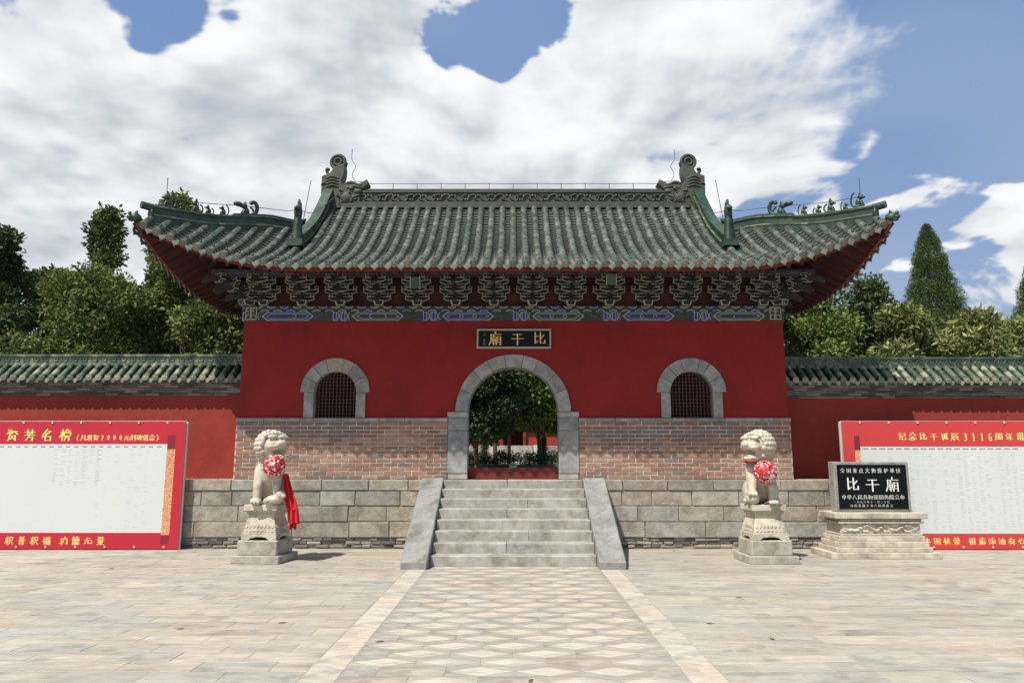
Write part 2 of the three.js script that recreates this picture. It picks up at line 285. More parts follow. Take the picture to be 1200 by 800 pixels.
function sdfGeo(f, min, max, res) {                       // surface of a distance field, with the field's own normals
  const mc = new MarchingCubes(res, new THREE.MeshStandardMaterial(), false, false, 200000), half = res / 2, c = [0, 1, 2].map((k) => (min[k] + max[k]) / 2), s = [0, 1, 2].map((k) => (max[k] - min[k]) / 2);
  mc.isolation = 0;
  for (let z = 0; z < res; z++) for (let y = 0; y < res; y++) for (let x = 0; x < res; x++) mc.field[x + y * res + z * res * res] = -f(c[0] + s[0] * (x - half) / half, c[1] + s[1] * (y - half) / half, c[2] + s[2] * (z - half) / half);
  mc.update();
  const n = mc.count ?? mc.geometry.drawRange.count, pos = new Float32Array(n * 3), nor = new Float32Array(n * 3), e = 0.004;
  for (let i = 0; i < n; i++) {
    const x = c[0] + s[0] * mc.positionArray[i * 3], y = c[1] + s[1] * mc.positionArray[i * 3 + 1], z = c[2] + s[2] * mc.positionArray[i * 3 + 2];
    pos.set([x, y, z], i * 3);
    const N = V(f(x + e, y, z) - f(x - e, y, z), f(x, y + e, z) - f(x, y - e, z), f(x, y, z + e) - f(x, y, z - e)).normalize(); nor.set([N.x, N.y, N.z], i * 3);
  }
  for (let i = 0; i < n; i += 3) {                        // wind every triangle to face the way its normals point
    const a = V().fromArray(pos, i * 3), b = V().fromArray(pos, i * 3 + 3), d = V().fromArray(pos, i * 3 + 6), N = V().fromArray(nor, i * 3);
    if (b.clone().sub(a).cross(d.clone().sub(a)).dot(N) < 0) for (const arr of [pos, nor]) for (let k = 0; k < 3; k++) { const t = arr[i * 3 + 3 + k]; arr[i * 3 + 3 + k] = arr[i * 3 + 6 + k]; arr[i * 3 + 6 + k] = t; }
  }
  const g = new THREE.BufferGeometry(); g.setAttribute('position', new THREE.BufferAttribute(pos, 3)); g.setAttribute('normal', new THREE.BufferAttribute(nor, 3));
  return boxUV(g);
}
// ------------------------------------------------------------------ helpers: objects
const taken = {};
function numbered(n) { taken[n] = (taken[n] ?? -1) + 1; return taken[n] ? `${n}_${String(taken[n]).padStart(3, '0')}` : n; }
function tag(o, label, category, group, kind) { o.userData.label = label; if (category) o.userData.category = category; if (group) o.userData.group = group; if (kind) o.userData.kind = kind; return o; }
function thing(name, label, category, pos = [0, 0, 0], ry = 0, group) { const o = new THREE.Group(); o.name = numbered(name); o.position.set(...pos); o.rotation.y = ry; scene.add(o); return tag(o, label, category, group); }
function part(parent, name, g, m, x = 0, y = 0, z = 0, ry = 0) { const o = new THREE.Mesh(g, m); o.name = name; o.castShadow = o.receiveShadow = true; o.position.set(x, y, z); o.rotation.y = ry; parent.add(o); return o; }
function sub(parent, name) { const o = new THREE.Group(); o.name = name; parent.add(o); return o; }
function stuff(parent, name, g, m) { const o = part(parent, name, g, m); o.userData.kind = 'stuff'; return o; }
const pick = (a) => a[(R() * a.length) | 0];

// ------------------------------------------------------------------ ground and paving
const FRONT = 14.25, TERRACE = 1.27;                      // retaining wall of the terrace: distance and height
const ground = part(scene, 'ground', boxUV(new THREE.PlaneGeometry(700, 700).rotateX(-Math.PI / 2)), M.grout, 0, -0.0025, -100);
tag(ground, 'sandstone paved forecourt in front of the temple gate', 'paving', null, 'structure');
{
  const cells = [];
  for (let r = 0; r < 37; r++) {
    const D = 3.35 + r * 0.3, off = (r % 2) * 0.3;
    for (const s of [-1, 1]) for (let i = -1; i < 21; i++) {
      let x0 = 1.6 + i * 0.6 + off, x1 = x0 + 0.6; if (x1 < 1.75) continue; x0 = Math.max(x0, 1.6);
      if (D > 14.1) continue;
      cells.push({ x: s * (x0 + x1) / 2, w: x1 - x0, D: D + 0.15, seen: Math.abs((x0 + x1) / 2) < 0.66 * (D + 0.15) + 0.2 && D > 5.2 });
    }
  }
  cells.sort((a, b) => (b.seen - a.seen) || (a.D - b.D));
  const rest = M.paves.map(() => []);
  cells.forEach((c, i) => {
    const v = (R() * 8) | 0, m = clamp(Math.floor(R() * 6), 0, 5), y = -0.02 + rr(-0.0012, 0.0012);
    const g = boxUV(chamferBox(c.w - 0.010, 0.04, 0.292, 0.003, 0.0015), c.x + (v % 3) * 0.02, c.D);
    if (i < 300) part(ground, 'paving_slab', g, M.paves[m], c.x, y + 0.0025, -c.D + 100);
    else rest[m].push(g.clone().translate(c.x, y + 0.0025, -c.D + 100));
  });
  rest.forEach((l, i) => l.length && stuff(ground, 'paving_slabs_beyond', merge(l), M.paves[i]));
  // the processional path: tiles dressed with a pale lozenge in a darker field, laid in running bond
  const tw = 0.526, td = 0.27, tileGeo = (w, full, k) => {
    const a = w / 2 - 0.003, d = td / 2 - 0.003, e = 0.004, t = 0, P = [V(-a, t, -d), V(a, t, -d), V(a, t, d), V(-a, t, d)], k1 = 0.92, N = V(0, t, -d * k1), S = V(0, t, d * k1), W = V(-a * k1, t, 0), E2 = V(a * k1, t, 0);
    const dark = [[P[0], P[3], W], [P[0], W, N], [P[0], N, P[1]], [N, E2, P[1]], [P[1], E2, P[2]], [E2, S, P[2]], [P[2], S, P[3]], [S, W, P[3]]], pale = [[N, W, S], [N, S, E2]];
    const lower = P.map((p) => V(p.x, -0.03, p.z)), side = [];
    for (let i = 0; i < 4; i++) side.push([P[i], P[(i + 1) % 4], lower[(i + 1) % 4], lower[i]]);
    const g = boxUV(polyGeo([...dark, ...pale, ...side]), k * 0.61, k * 0.37), col = [];
    const cd = [0.43, 0.41, 0.37], cl = full ? [0.65, 0.61, 0.54] : [0.52, 0.49, 0.44];
    for (let i = 0; i < 24; i++) col.push(...cd); for (let i = 0; i < 6; i++) col.push(...cl); while (col.length < g.attributes.position.count * 3) col.push(...cd);
    g.setAttribute('color', new THREE.Float32BufferAttribute(col, 3)); return g;
  };
  const full = [0, 1, 2, 3, 4].map((k) => tileGeo(tw, true, k)), worn = [5, 6].map((k) => tileGeo(tw, false, k)), halves = [7, 8].map((k) => tileGeo(tw / 2, false, k));
  for (let r = 0; r < 33; r++) {
    const D = 11.86 - (r + 0.5) * td, odd = r % 2;
    for (let i = 0; i < (odd ? 4 : 5); i++) part(ground, 'path_tile', D < 6 || R() < 0.1 ? pick(worn) : pick(full), pick(M.pathTile), (i - (odd ? 1.5 : 2)) * tw, 0.0025 + rr(0, 0.001), -D + 100);
    if (odd) for (const s of [-1, 1]) part(ground, 'path_tile', pick(halves), pick(M.pathTile), s * tw * 2.25, 0.0025, -D + 100);
  }
  const bg = [0, 1, 2, 3].map((k) => boxUV(chamferBox(0.274, 0.04, 0.43, 0.004), k * 0.7, k * 0.3));
  for (let r = 0; r < 20; r++) for (const s of [-1, 1]) part(ground, 'border_slab', pick(bg), pick(M.border), s * 1.456, -0.02 + 0.004, -(11.86 - (r + 0.5) * 0.44 + (s > 0 ? 0.1 : 0)) + 100);
}
// a few dry leaves blown over the paving
{
  const s = new THREE.Shape(); s.moveTo(0, -0.04); s.quadraticCurveTo(0.03, 0, 0, 0.045); s.quadraticCurveTo(-0.03, 0, 0, -0.04);
  const g0 = new THREE.ExtrudeGeometry(s, { depth: 0.002, bevelEnabled: false, curveSegments: 5 }).rotateX(-Math.PI / 2); const p = g0.attributes.position; for (let i = 0; i < p.count; i++) p.setY(i, p.getY(i) + p.getX(i) ** 2 * 14);
  const g = finish(g0), m = mat({ color: lin(0.12, 0.075, 0.035) });
  [[130, 666], [832, 731], [905, 749], [331, 730], [445, 752], [622, 798], [866, 700], [211, 737]].forEach(([px, py]) => {
    const r = ray(px, py), t = -EYE / r.y; const o = part(scene, numbered('fallen_leaf'), g, m, r.x * t, 0.004, r.z * t, rr(0, 6));
    tag(o, 'small dry brown leaf lying on the forecourt paving', 'leaf', 'dry leaves on the paving');
  });
}

// ------------------------------------------------------------------ terrace: courtyard ground behind a wall of dressed blocks
const courtyard = part(scene, 'courtyard_ground', boxUV(new THREE.BoxGeometry(60, TERRACE - 0.03, 110).translate(0, (TERRACE - 0.03) / 2, -FRONT - 55.06)), M.soil);
tag(courtyard, 'raised courtyard ground behind the temple gate', 'ground', null, 'structure');
const terrace = thing('terrace_wall', 'low terrace wall of large grey dressed stone blocks under the gate', 'stone wall');
{
  part(terrace, 'mortar_core', boxUV(new THREE.BoxGeometry(28, TERRACE - 0.212, 0.5).translate(0, (TERRACE + 0.188) / 2 - 0.002, -FRONT - 0.275)), M.mortar);
  part(terrace, 'base_core', boxUV(new THREE.BoxGeometry(28, 0.196, 0.5).translate(0, 0.098, -FRONT - 0.295)), M.mortarDark);
  const courses = [[1.06, 1.27, 0.62, 1.05, 0.015], [0.78, 1.06, 0.55, 0.95, 0], [0.49, 0.78, 0.6, 1.1, 0], [0.20, 0.49, 0.75, 1.3, 0.004]];
  courses.forEach(([y0, y1, a, b, proud], ci) => {
    for (const s of [-1, 1]) {
      let x = 1.30 + (ci ? rr(0, 0.15) : 0.02);
      while (x < 8.5) {
        const w = rr(a, b), h = y1 - y0, g = boxUV(chamferBox(w - 0.014, h - 0.013, 0.36, rr(0.007, 0.014), 0.004), R() * 4, R() * 4);
        part(terrace, 'stone_block', g, pick(M.stones), s * (x + w / 2), (y0 + y1) / 2, -FRONT - 0.18 + proud + rr(-0.006, 0.012)); x += w;
      }
    }
  });
  for (let k = 0; k < 3; k++) for (const s of [-1, 1]) {
    let x = 1.75 + k * 0.07;
    while (x < 6.7) { const w = rr(0.13, 0.3), h = 0.062; if (R() > 0.06) part(terrace, 'base_brick', boxUV(chamferBox(w - 0.012, h - rr(0.004, 0.016), 0.3, 0.01, 0.006), R() * 3, R() * 3), R() < 0.3 ? pick(M.stones) : pick(M.greyBricks), s * (x + w / 2), 0.012 + (k + 0.5) * h, -FRONT - 0.165 + rr(-0.02, 0.02)); x += w; }
  }
  for (const s of [-1, 1]) part(terrace, 'base_course', boxUV(chamferBox(7, 0.19, 0.3, 0.01)), M.mortarDark, s * 10.3, 0.095, -FRONT - 0.16);
  // landing slabs under and behind the gate
  for (let i = 0; i < 15; i++) part(terrace, 'landing_slab', boxUV(chamferBox(0.86, 0.05, 1.0, 0.005), R() * 4, R() * 4), pick(M.stones), (i - 7) * 0.87, TERRACE - 0.026, -FRONT - 0.9);
}
const stairs = thing('stone_staircase', 'grey stone stairs with sloping side slabs leading up to the archway', 'stairs');
{
  for (let i = 0; i < 8; i++) {
    const top = TERRACE * (i + 1) / 8 - (i === 7 ? 0.002 : 0), D0 = 11.87 + i * 0.305, d = i === 7 ? 0.34 : 0.40, split = i % 3 === 1 ? [0.46, 0.54] : i % 3 === 2 ? [0.6, 0.4] : [1];
    let x = -1.3;
    for (const k of split) { const w = 2.6 * k; const st = part(stairs, 'step', boxUV(chamferBox(w - 0.004, TERRACE / 8 + 0.02, d, 0.012, 0.003), R() * 4, R() * 4), M.step, x + w / 2, top - TERRACE / 16 - 0.01, -D0 - d / 2); st.position.z += i === 7 ? -0.001 : 0; x += w; }
  }
  part(stairs, 'stair_core', boxUV(polyGeo((() => { const a = [V(0, 0, -12.05), V(0, 1.02, -14.24), V(0, 0, -14.24)], l = a.map((p) => V(-1.29, p.y, p.z)), r = a.map((p) => V(1.29, p.y, p.z)); return [l, r.slice().reverse(), [l[0], r[0], r[1], l[1]], [l[1], r[1], r[2], l[2]], [l[2], r[2], r[0], l[0]]]; })())), M.mortarDark);
  for (const s of [-1, 1]) {
    const pr = [[-11.52, 0], [-11.52, 0.10], [-14.06, 1.30], [-14.24, 1.30], [-14.24, 0]];
    const sh = new THREE.Shape(pr.map(([z, y]) => new THREE.Vector2(-z, y)));
    const g = new THREE.ExtrudeGeometry(sh, { depth: 0.38, bevelEnabled: true, bevelSize: 0.012, bevelThickness: 0.012, bevelSegments: 1, bevelOffset: -0.012 });
    g.rotateY(Math.PI / 2);                               // shape x -> -z, depth -> +x
    const o = part(stairs, 'side_slab', boxUV(g, s * 2, 1), M.ramp, s * 1.505 - 0.19, 0, 0);
  }
}

// ------------------------------------------------------------------ the gate hall
const gate = thing('temple_gate', 'red walled temple gate hall with green tiled hip and gable roof', 'temple gate');
const HW = 5.375, WALL = 14.5, BACK = 17.3, WTOP = 4.37;  // half width, wall faces, top of the red wall
const SPRING = 2.565, DOOR = 0.885;
function archHole(x, y0, spring, r) { const p = new THREE.Path(); p.moveTo(x - r, y0); p.lineTo(x - r, spring); p.absarc(x, spring, r, Math.PI, 0, true); p.lineTo(x + r, y0); p.lineTo(x - r, y0); return p; }
const WIN = [-3.5, 3.5], WR = 0.415, WS = 2.945, WY0 = 2.445;
{
  const sh = new THREE.Shape([[-HW, TERRACE], [HW, TERRACE], [HW, WTOP], [-HW, WTOP]].map((p) => new THREE.Vector2(...p)));
  sh.holes.push(archHole(0, TERRACE + 0.001, SPRING, DOOR + 0.02)); for (const x of WIN) sh.holes.push(archHole(x, WY0, WS, WR + 0.02));
  part(gate, 'plaster_wall', boxUV(new THREE.ExtrudeGeometry(sh, { depth: 0.4, bevelEnabled: false, curveSegments: 28 })), M.red, 0, 0, -WALL - 0.4);
  const sb = new THREE.Shape([[-HW, TERRACE], [HW, TERRACE], [HW, WTOP], [-HW, WTOP]].map((p) => new THREE.Vector2(...p)));
  sb.holes.push(archHole(0, TERRACE + 0.001, 2.75, 1.2));
  part(gate, 'plaster_wall', boxUV(new THREE.ExtrudeGeometry(sb, { depth: 0.4, bevelEnabled: false, curveSegments: 28 })), M.red, 0, 0, -BACK);
  for (const s of [-1, 1]) part(gate, 'plaster_wall', boxUV(new THREE.BoxGeometry(0.4, WTOP - TERRACE, BACK - WALL - 0.8)), M.red, s * (HW - 0.2), (WTOP + TERRACE) / 2, -(WALL + BACK) / 2);
  const pv = new THREE.Shape([[-1.5, TERRACE], [1.5, TERRACE], [1.5, 4.2], [-1.5, 4.2]].map((p) => new THREE.Vector2(...p))); pv.holes.push(archHole(0, TERRACE + 0.001, 2.75, 1.2));
  part(gate, 'passage_vault', boxUV(new THREE.ExtrudeGeometry(pv, { depth: BACK - WALL - 0.804, bevelEnabled: false, curveSegments: 28 })), M.greyStone, 0, 0, -BACK + 0.402);
  part(gate, 'cornice_board', boxUV(new THREE.BoxGeometry(2 * HW + 0.03, 0.035, 0.43)), M.red, 0, WTOP - 0.0185, -WALL - 0.199);
  part(gate, 'ceiling', boxUV(new THREE.BoxGeometry(2 * HW, 0.06, BACK - WALL - 0.02)), M.darkWood, 0, WTOP + 0.034, -(WALL + BACK) / 2);
  part(gate, 'threshold', boxUV(chamferBox(2 * DOOR - 0.004, 0.215, 0.07, 0.006)), M.redBoard, 0, TERRACE + 0.108, -14.675);
}
function wedge(r0, r1, a0, a1, depth, gap = 0.004) {      // one arch stone, its face on z = 0
  const sh = new THREE.Shape(), g0 = gap / r0, g1 = gap / r1, n = 5;
  for (let i = 0; i <= n; i++) { const a = lerp(a0 + g1, a1 - g1, i / n); sh[i ? 'lineTo' : 'moveTo'](Math.cos(a) * r1, Math.sin(a) * r1); }
  for (let i = n; i >= 0; i--) { const a = lerp(a0 + g0, a1 - g0, i / n); sh.lineTo(Math.cos(a) * r0, Math.sin(a) * r0); }
  return boxUV(new THREE.ExtrudeGeometry(sh, { depth: depth - 0.012, bevelEnabled: true, bevelSize: 0.006, bevelThickness: 0.006, bevelOffset: -0.006, bevelSegments: 1 }).translate(0, 0, -depth + 0.006), R() * 3, R() * 3);
}
{
  const arch = sub(gate, 'archway');
  let a = 0; for (const k of [0.13, 0.1, 0.12, 0.09, 0.11, 0.1, 0.1, 0.12, 0.13]) { part(arch, 'arch_stone', wedge(DOOR, DOOR + 0.245, a * Math.PI, (a + k) * Math.PI, 0.44, 0.003), pick(M.greyStones), 0, SPRING, -WALL + 0.035 + rr(-0.004, 0.006)); a += k; }
  for (const s of [-1, 1]) {
    part(arch, 'impost_stone', boxUV(chamferBox(0.40, 0.105, 0.48, 0.008)), M.greyStones[2], s * (DOOR + 0.2), SPRING - 0.055, -WALL - 0.18);
    part(arch, 'jamb_stone', boxUV(chamferBox(0.385, 0.25, 0.46, 0.008), R(), R()), M.greyStones[1], s * (DOOR + 0.1925), SPRING - 0.237, -WALL - 0.18);
    part(arch, 'jamb_stone', boxUV(chamferBox(0.385, 0.82, 0.47, 0.008), R(), R()), M.greyStones[s < 0 ? 0 : 3], s * (DOOR + 0.1925), SPRING - 0.775, -WALL - 0.18);
    part(arch, 'jamb_base', boxUV(chamferBox(0.375, 0.107, 0.45, 0.008)), M.step, s * (DOOR + 0.1875), TERRACE + 0.0545, -WALL - 0.18);
  }
  WIN.forEach((wx, wi) => {
    const w = sub(gate, 'arched_window'); w.position.set(wx, 0, -WALL); let a = 0;
    const ks = [0.16, 0.15, 0.1, 0.19, 0.13, 0.12, 0.15];
    ks.forEach((k, i) => { const m = wi === 0 && i === 3 ? M.keystone : wi === 0 && i === 2 ? M.pinkStone : pick(M.greyStones); part(w, 'arch_stone', wedge(WR, WR + 0.265, a * Math.PI, (a + k) * Math.PI, 0.43, 0.003), m, 0, WS, 0.032 + rr(-0.003, 0.005)); a += k; });
    for (const s of [-1, 1]) part(w, 'jamb_stone', boxUV(chamferBox(0.185, WS - WY0 - 0.006, 0.44, 0.006), R(), R()), pick(M.greyStones), s * (WR + 0.0945), (WS + WY0) / 2, -0.185);
    const N = 12; for (let i = 1; i < N; i++) { const x = -WR + 2 * WR * i / N, top = WS + Math.sqrt(Math.max(0, WR * WR - x * x)); part(w, 'lattice_bar', B(0.017, top - WY0, 0.03), M.lattice, x, (top + WY0) / 2, -0.14); }
    for (let y = WY0 + 0.03; y < WS + WR - 0.03; y += 2 * WR / N) { const hw = y < WS ? WR : Math.sqrt(WR * WR - (y - WS) ** 2); part(w, 'lattice_bar', B(2 * hw, 0.017, 0.026), M.lattice, 0, y, -0.155); }
  });
}
{ // brick base with a grey stone course on top
  const base = sub(gate, 'brick_base'), x0 = DOOR + 0.388, x1 = HW + 0.025, y0 = TERRACE, y1 = 2.37, n = 14, ch = (y1 - y0) / n;
  for (const s of [-1, 1]) part(base, 'mortar_bed', boxUV(new THREE.BoxGeometry(x1 - x0 - 0.01, y1 - y0, 0.1)), M.brickMortar, s * (x0 + x1) / 2, (y0 + y1) / 2, -WALL + 0.0 - 0.018);
  const geos = [0, 1, 2, 3, 4, 5, 6, 7].map((i) => boxUV(chamferBox(0.262, ch - 0.0125, 0.1, 0.006, 0.0035), i * 0.31, i * 0.17)), late = M.bricks.map(() => []); let count = 0;
  for (let r = 0; r < n; r++) for (const s of [-1, 1]) {
    let x = x0 + (r % 2 ? 0.137 : 0) ; if (r % 2) { const w = 0.137; part(base, 'brick', boxUV(chamferBox(w - 0.012, ch - 0.0125, 0.1, 0.006), R(), R()), pick(M.bricks), s * (x0 + w / 2), y0 + (r + 0.5) * ch, -WALL - 0.01 + rr(-0.004, 0.004)); count++; }
    for (; x < x1 - 0.05; x += 0.2735) {
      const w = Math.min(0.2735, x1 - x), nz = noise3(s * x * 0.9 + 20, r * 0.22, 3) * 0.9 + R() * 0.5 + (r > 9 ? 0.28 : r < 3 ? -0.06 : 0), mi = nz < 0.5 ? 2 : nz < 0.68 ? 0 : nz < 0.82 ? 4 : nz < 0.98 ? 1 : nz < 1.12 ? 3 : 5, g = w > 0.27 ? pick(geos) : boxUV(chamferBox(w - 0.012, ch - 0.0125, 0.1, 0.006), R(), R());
      const px = s * (x + w / 2), py = y0 + (r + 0.5) * ch, pz = -WALL - 0.01 + rr(-0.004, 0.004);
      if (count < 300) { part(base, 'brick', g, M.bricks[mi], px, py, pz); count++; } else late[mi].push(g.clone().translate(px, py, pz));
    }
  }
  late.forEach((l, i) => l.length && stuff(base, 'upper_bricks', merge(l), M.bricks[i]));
  for (const s of [-1, 1]) { let x = x0; while (x < x1 - 0.02) { let w = rr(0.5, 0.9); if (x1 - x - w < 0.3) w = x1 - x; part(base, 'coping_stone', boxUV(chamferBox(w - 0.006, 0.068, 0.14, 0.006), R() * 3, R()), pick(M.greyStones), s * (x + w / 2), 2.407, -WALL + 0.0); x += w; } }
}

// ------------------------------------------------------------------ painted beams and bracket sets
function canvasTex(w, h, draw) { const c = document.createElement('canvas'); c.width = w; c.height = h; draw(c.getContext('2d'), w, h); const t = new THREE.CanvasTexture(c); t.colorSpace = THREE.SRGBColorSpace; t.magFilter = THREE.LinearFilter; return t; }
const beamY = WTOP + 0.002;
{
  const lower = canvasTex(2048, 40, (c, w, h) => {
    c.fillStyle = '#3a4040'; c.fillRect(0, 0, w, h);
    const r = rng(5); for (let i = 0; i < 900; i++) { c.fillStyle = ['#5d6668', '#2b3336', '#4a5550', '#707a78'][(r() * 4) | 0]; c.fillRect(r() * w, r() * h, 2 + r() * 6, 1 + r() * 2); }
    const seg = w / 6;
    for (let i = 0; i < 6; i++) {
      const x = i * seg + seg * 0.22, l = seg * 0.56, blue = i % 2 ? '#3f4a52' : '#22308f';
      for (const [o, col, lw] of [[0, '#c8ccc8', 3], [9, blue, 6], [16, '#b9bdb8', 2]]) { c.strokeStyle = col; c.lineWidth = lw; c.beginPath(); c.moveTo(x + o, h / 2); c.lineTo(x + 18 + o, 3 + o * 0.35); c.lineTo(x + l - 18 - o, 3 + o * 0.35); c.lineTo(x + l - o, h / 2); c.lineTo(x + l - 18 - o, h - 3 - o * 0.35); c.lineTo(x + 18 + o, h - 3 - o * 0.35); c.closePath(); c.stroke(); }
      for (let k = 0; k < 5; k++) { c.strokeStyle = k % 2 ? '#a9aeb0' : '#39439c'; c.lineWidth = 2.5; c.beginPath(); c.arc(x + 46 + k * (l - 92) / 4, h / 2, 7, r() * 6, r() * 6 + 3.6); c.stroke(); }
      for (const xx of [i * seg + 2, i * seg + seg * 0.1]) { c.fillStyle = '#2a36a5'; c.fillRect(xx, 2, 12, h - 4); c.strokeStyle = '#c3c7c4'; c.lineWidth = 2; c.strokeRect(xx, 2, 12, h - 4); c.beginPath(); c.moveTo(xx + 16, 2); c.lineTo(xx + 30, h - 2); c.moveTo(xx + 30, 2); c.lineTo(xx + 16, h - 2); c.stroke(); }
    }
  });
  const upper = canvasTex(2048, 32, (c, w, h) => {
    c.fillStyle = '#33393a'; c.fillRect(0, 0, w, h); const r = rng(6), n = 84, s = w / n;
    for (let i = 0; i < n; i++) { const x = (i + 0.5) * s, up = i % 2; c.fillStyle = (i >> 1) % 3 ? '#4f5a5c' : '#26318c'; c.beginPath(); c.arc(x, up ? h + 2 : -2, s * 0.62, 0, 7); c.fill(); c.strokeStyle = '#b8bab0'; c.lineWidth = 2.4; c.stroke(); c.beginPath(); c.arc(x, up ? h : 0, s * 0.3, 0, 7); c.strokeStyle = '#8c9496'; c.lineWidth = 2; c.stroke(); }
  });
  const side = (t) => mat({ map: t, roughness: 0.85 });
  const mk = (t, y, h, d, name) => { const g = finish(new THREE.BoxGeometry(2 * HW - 0.08 + d * 0.4, h, d)); part(gate, name, g, side(t), 0, y + h / 2, -WALL - d / 2 + 0.05); };
  mk(lower, beamY, 0.175, 0.3, 'painted_beam'); mk(upper, beamY + 0.177, 0.115, 0.36, 'painted_beam');
  for (const s of [-1, 1]) { const d = BACK - WALL - 0.7; part(gate, 'painted_beam', finish(new THREE.BoxGeometry(0.3, 0.29, d)), side(upper), s * (HW - 0.2), beamY + 0.146, -(WALL + BACK) / 2);
    part(gate, 'column_head', finish(new THREE.BoxGeometry(0.24, 0.27, 0.3)), (M.head ??= mat({ roughness: 0.85, map: canvasTex(64, 64, (c, w, h) => { c.fillStyle = '#2d332c'; c.fillRect(0, 0, w, h); c.strokeStyle = '#a9a88f'; c.lineWidth = 4; c.strokeRect(4, 4, 24, 56); c.strokeRect(34, 4, 26, 56); c.lineWidth = 3; for (let i = 0; i < 4; i++) { c.beginPath(); c.arc(i % 2 ? 47 : 16, 16 + (i >> 1) * 28, 7, i, i + 4.2); c.stroke(); } }) })), s * (HW - 0.16), beamY + 0.137, -WALL - 0.07); }
}
const SETY = beamY + 0.294;
{
  const shapeOf = (l, h) => [[-l / 2, h], [-l / 2, h * 0.55], [-l / 2 + 0.045, h * 0.15], [-l / 2 + 0.1, 0], [l / 2 - 0.1, 0], [l / 2 - 0.045, h * 0.15], [l / 2, h * 0.55], [l / 2, h]];
  const armTex = canvasTex(512, 128, (c, w, h) => { c.fillStyle = '#1e2121'; c.fillRect(0, 0, w, h); [0.42, 0.5, 0.6, 0.66].forEach((l, i) => { c.strokeStyle = '#a3a294'; c.lineWidth = 6; c.beginPath(); shapeOf(l - 0.022, 0.1 - 0.022).forEach(([x, y], k) => c[k ? 'lineTo' : 'moveTo']((x + 0.4) / 0.8 * w, h - (i * 0.05 + (y + 0.011) * 0.5) / 0.2 * h)); c.closePath(); c.stroke(); c.fillStyle = ['#232b28', '#20262e', '#232b28', '#20262e'][i]; c.fill(); c.stroke(); }); });
  const blkTex = canvasTex(64, 64, (c, w, h) => { c.fillStyle = '#212626'; c.fillRect(0, 0, w, h); c.strokeStyle = '#9b9a8c'; c.lineWidth = 8; c.strokeRect(8, 8, 48, 48); });
  const mArm = mat({ map: armTex, roughness: 0.9 }), mBlk = mat({ map: blkTex, roughness: 0.9 });
  const arm = (l) => { const i = [0.42, 0.5, 0.6, 0.66].indexOf(l), g = finish(new THREE.ExtrudeGeometry(new THREE.Shape(shapeOf(l, 0.1).map((p) => new THREE.Vector2(...p))), { depth: 0.07, bevelEnabled: false }).translate(0, 0, -0.035)), p = g.attributes.position, u = g.attributes.uv; for (let k = 0; k < p.count; k++) u.setXY(k, (p.getX(k) + 0.4) / 0.8, (i * 0.05 + p.getY(k) * 0.5) / 0.2); return g; };
  const arms = { 0.42: arm(0.42), 0.5: arm(0.5), 0.6: arm(0.6), 0.66: arm(0.66) };
  const taper = (w, h, d) => { const g = finish(new THREE.BoxGeometry(w, h, d)), p = g.attributes.position; for (let k = 0; k < p.count; k++) if (p.getY(k) < 0) { p.setX(k, p.getX(k) * 0.72); p.setZ(k, p.getZ(k) * 0.72); } g.computeVertexNormals(); return g; };
  const cap = taper(0.25, 0.12, 0.25), small = taper(0.1, 0.065, 0.1);
  const beak = (l) => { const sh = new THREE.Shape([[-0.3, 0], [l - 0.14, 0], [l, -0.075], [l + 0.012, -0.05], [l - 0.04, 0.06], [l - 0.16, 0.095], [-0.3, 0.095]].map((p) => new THREE.Vector2(...p))); return boxUV(new THREE.ExtrudeGeometry(sh, { depth: 0.07, bevelEnabled: true, bevelSize: 0.006, bevelThickness: 0.006, bevelSegments: 1 }).translate(0, 0, -0.035).rotateY(-Math.PI / 2)); };
  const beaks = [beak(0.34), beak(0.56), beak(0.74)], mBeak = mat({ color: lin(0.06, 0.063, 0.06), map: X.wood });
  function bracketSet(x, z, ry, kind = 0) {
    const b = sub(gate, 'bracket_set'); b.position.set(x, SETY, z); b.rotation.y = ry;
    part(b, 'cap_block', cap, mBlk, 0, 0.06, 0);
    const tier = (l, y, zz) => { part(b, 'bracket_arm', arms[l], mArm, 0, y, zz); for (const s of [-1, 1]) part(b, 'small_block', small, mBlk, s * (l / 2 - 0.05), y + 0.13, zz); part(b, 'small_block', small, mBlk, 0, y + 0.13, zz + 0.02); };
    tier(0.5, 0.1, 0.02); tier(0.66, 0.245, 0.02); tier(0.42, 0.245, 0.24); tier(0.6, 0.385, 0.24); tier(0.42, 0.385, 0.46);
    beaks.forEach((g, i) => part(b, 'beak', g, mBeak, 0, 0.12 + i * 0.14, -0.02));
    return b;
  }
  for (let k = 0; k < 7; k++) for (const s of [-1, 1]) bracketSet(s * (0.384 + 0.767 * k), -WALL + 0.0, 0);
  for (const s of [-1, 1]) { for (let k = 0; k < 4; k++) bracketSet(s * (HW + 0.0), -WALL - 0.35 - 0.7 * k, s * Math.PI / 2); const c = bracketSet(s * (HW - 0.06), -WALL + 0.06, s * Math.PI / 4); c.scale.set(0.8, 1, 1.25); }
  part(gate, 'bracket_backboard', boxUV(new THREE.BoxGeometry(2 * HW - 0.3, 0.85, 0.06)), M.darkWood, 0, SETY + 0.42, -WALL - 0.17);
  for (const s of [-1, 1]) part(gate, 'bracket_backboard', boxUV(new THREE.BoxGeometry(0.06, 0.85, BACK - WALL - 0.4)), M.darkWood, s * (HW - 0.17), SETY + 0.42, -(WALL + BACK) / 2 );
  const purple = mat({ color: lin(0.07, 0.065, 0.10), map: X.wood, roughness: 0.85 });
  part(gate, 'eave_purlin', finish(new THREE.CylinderGeometry(0.065, 0.065, 2 * HW + 1.0, 12).rotateZ(Math.PI / 2)), purple, 0, SETY + 0.60, -WALL + 0.47);
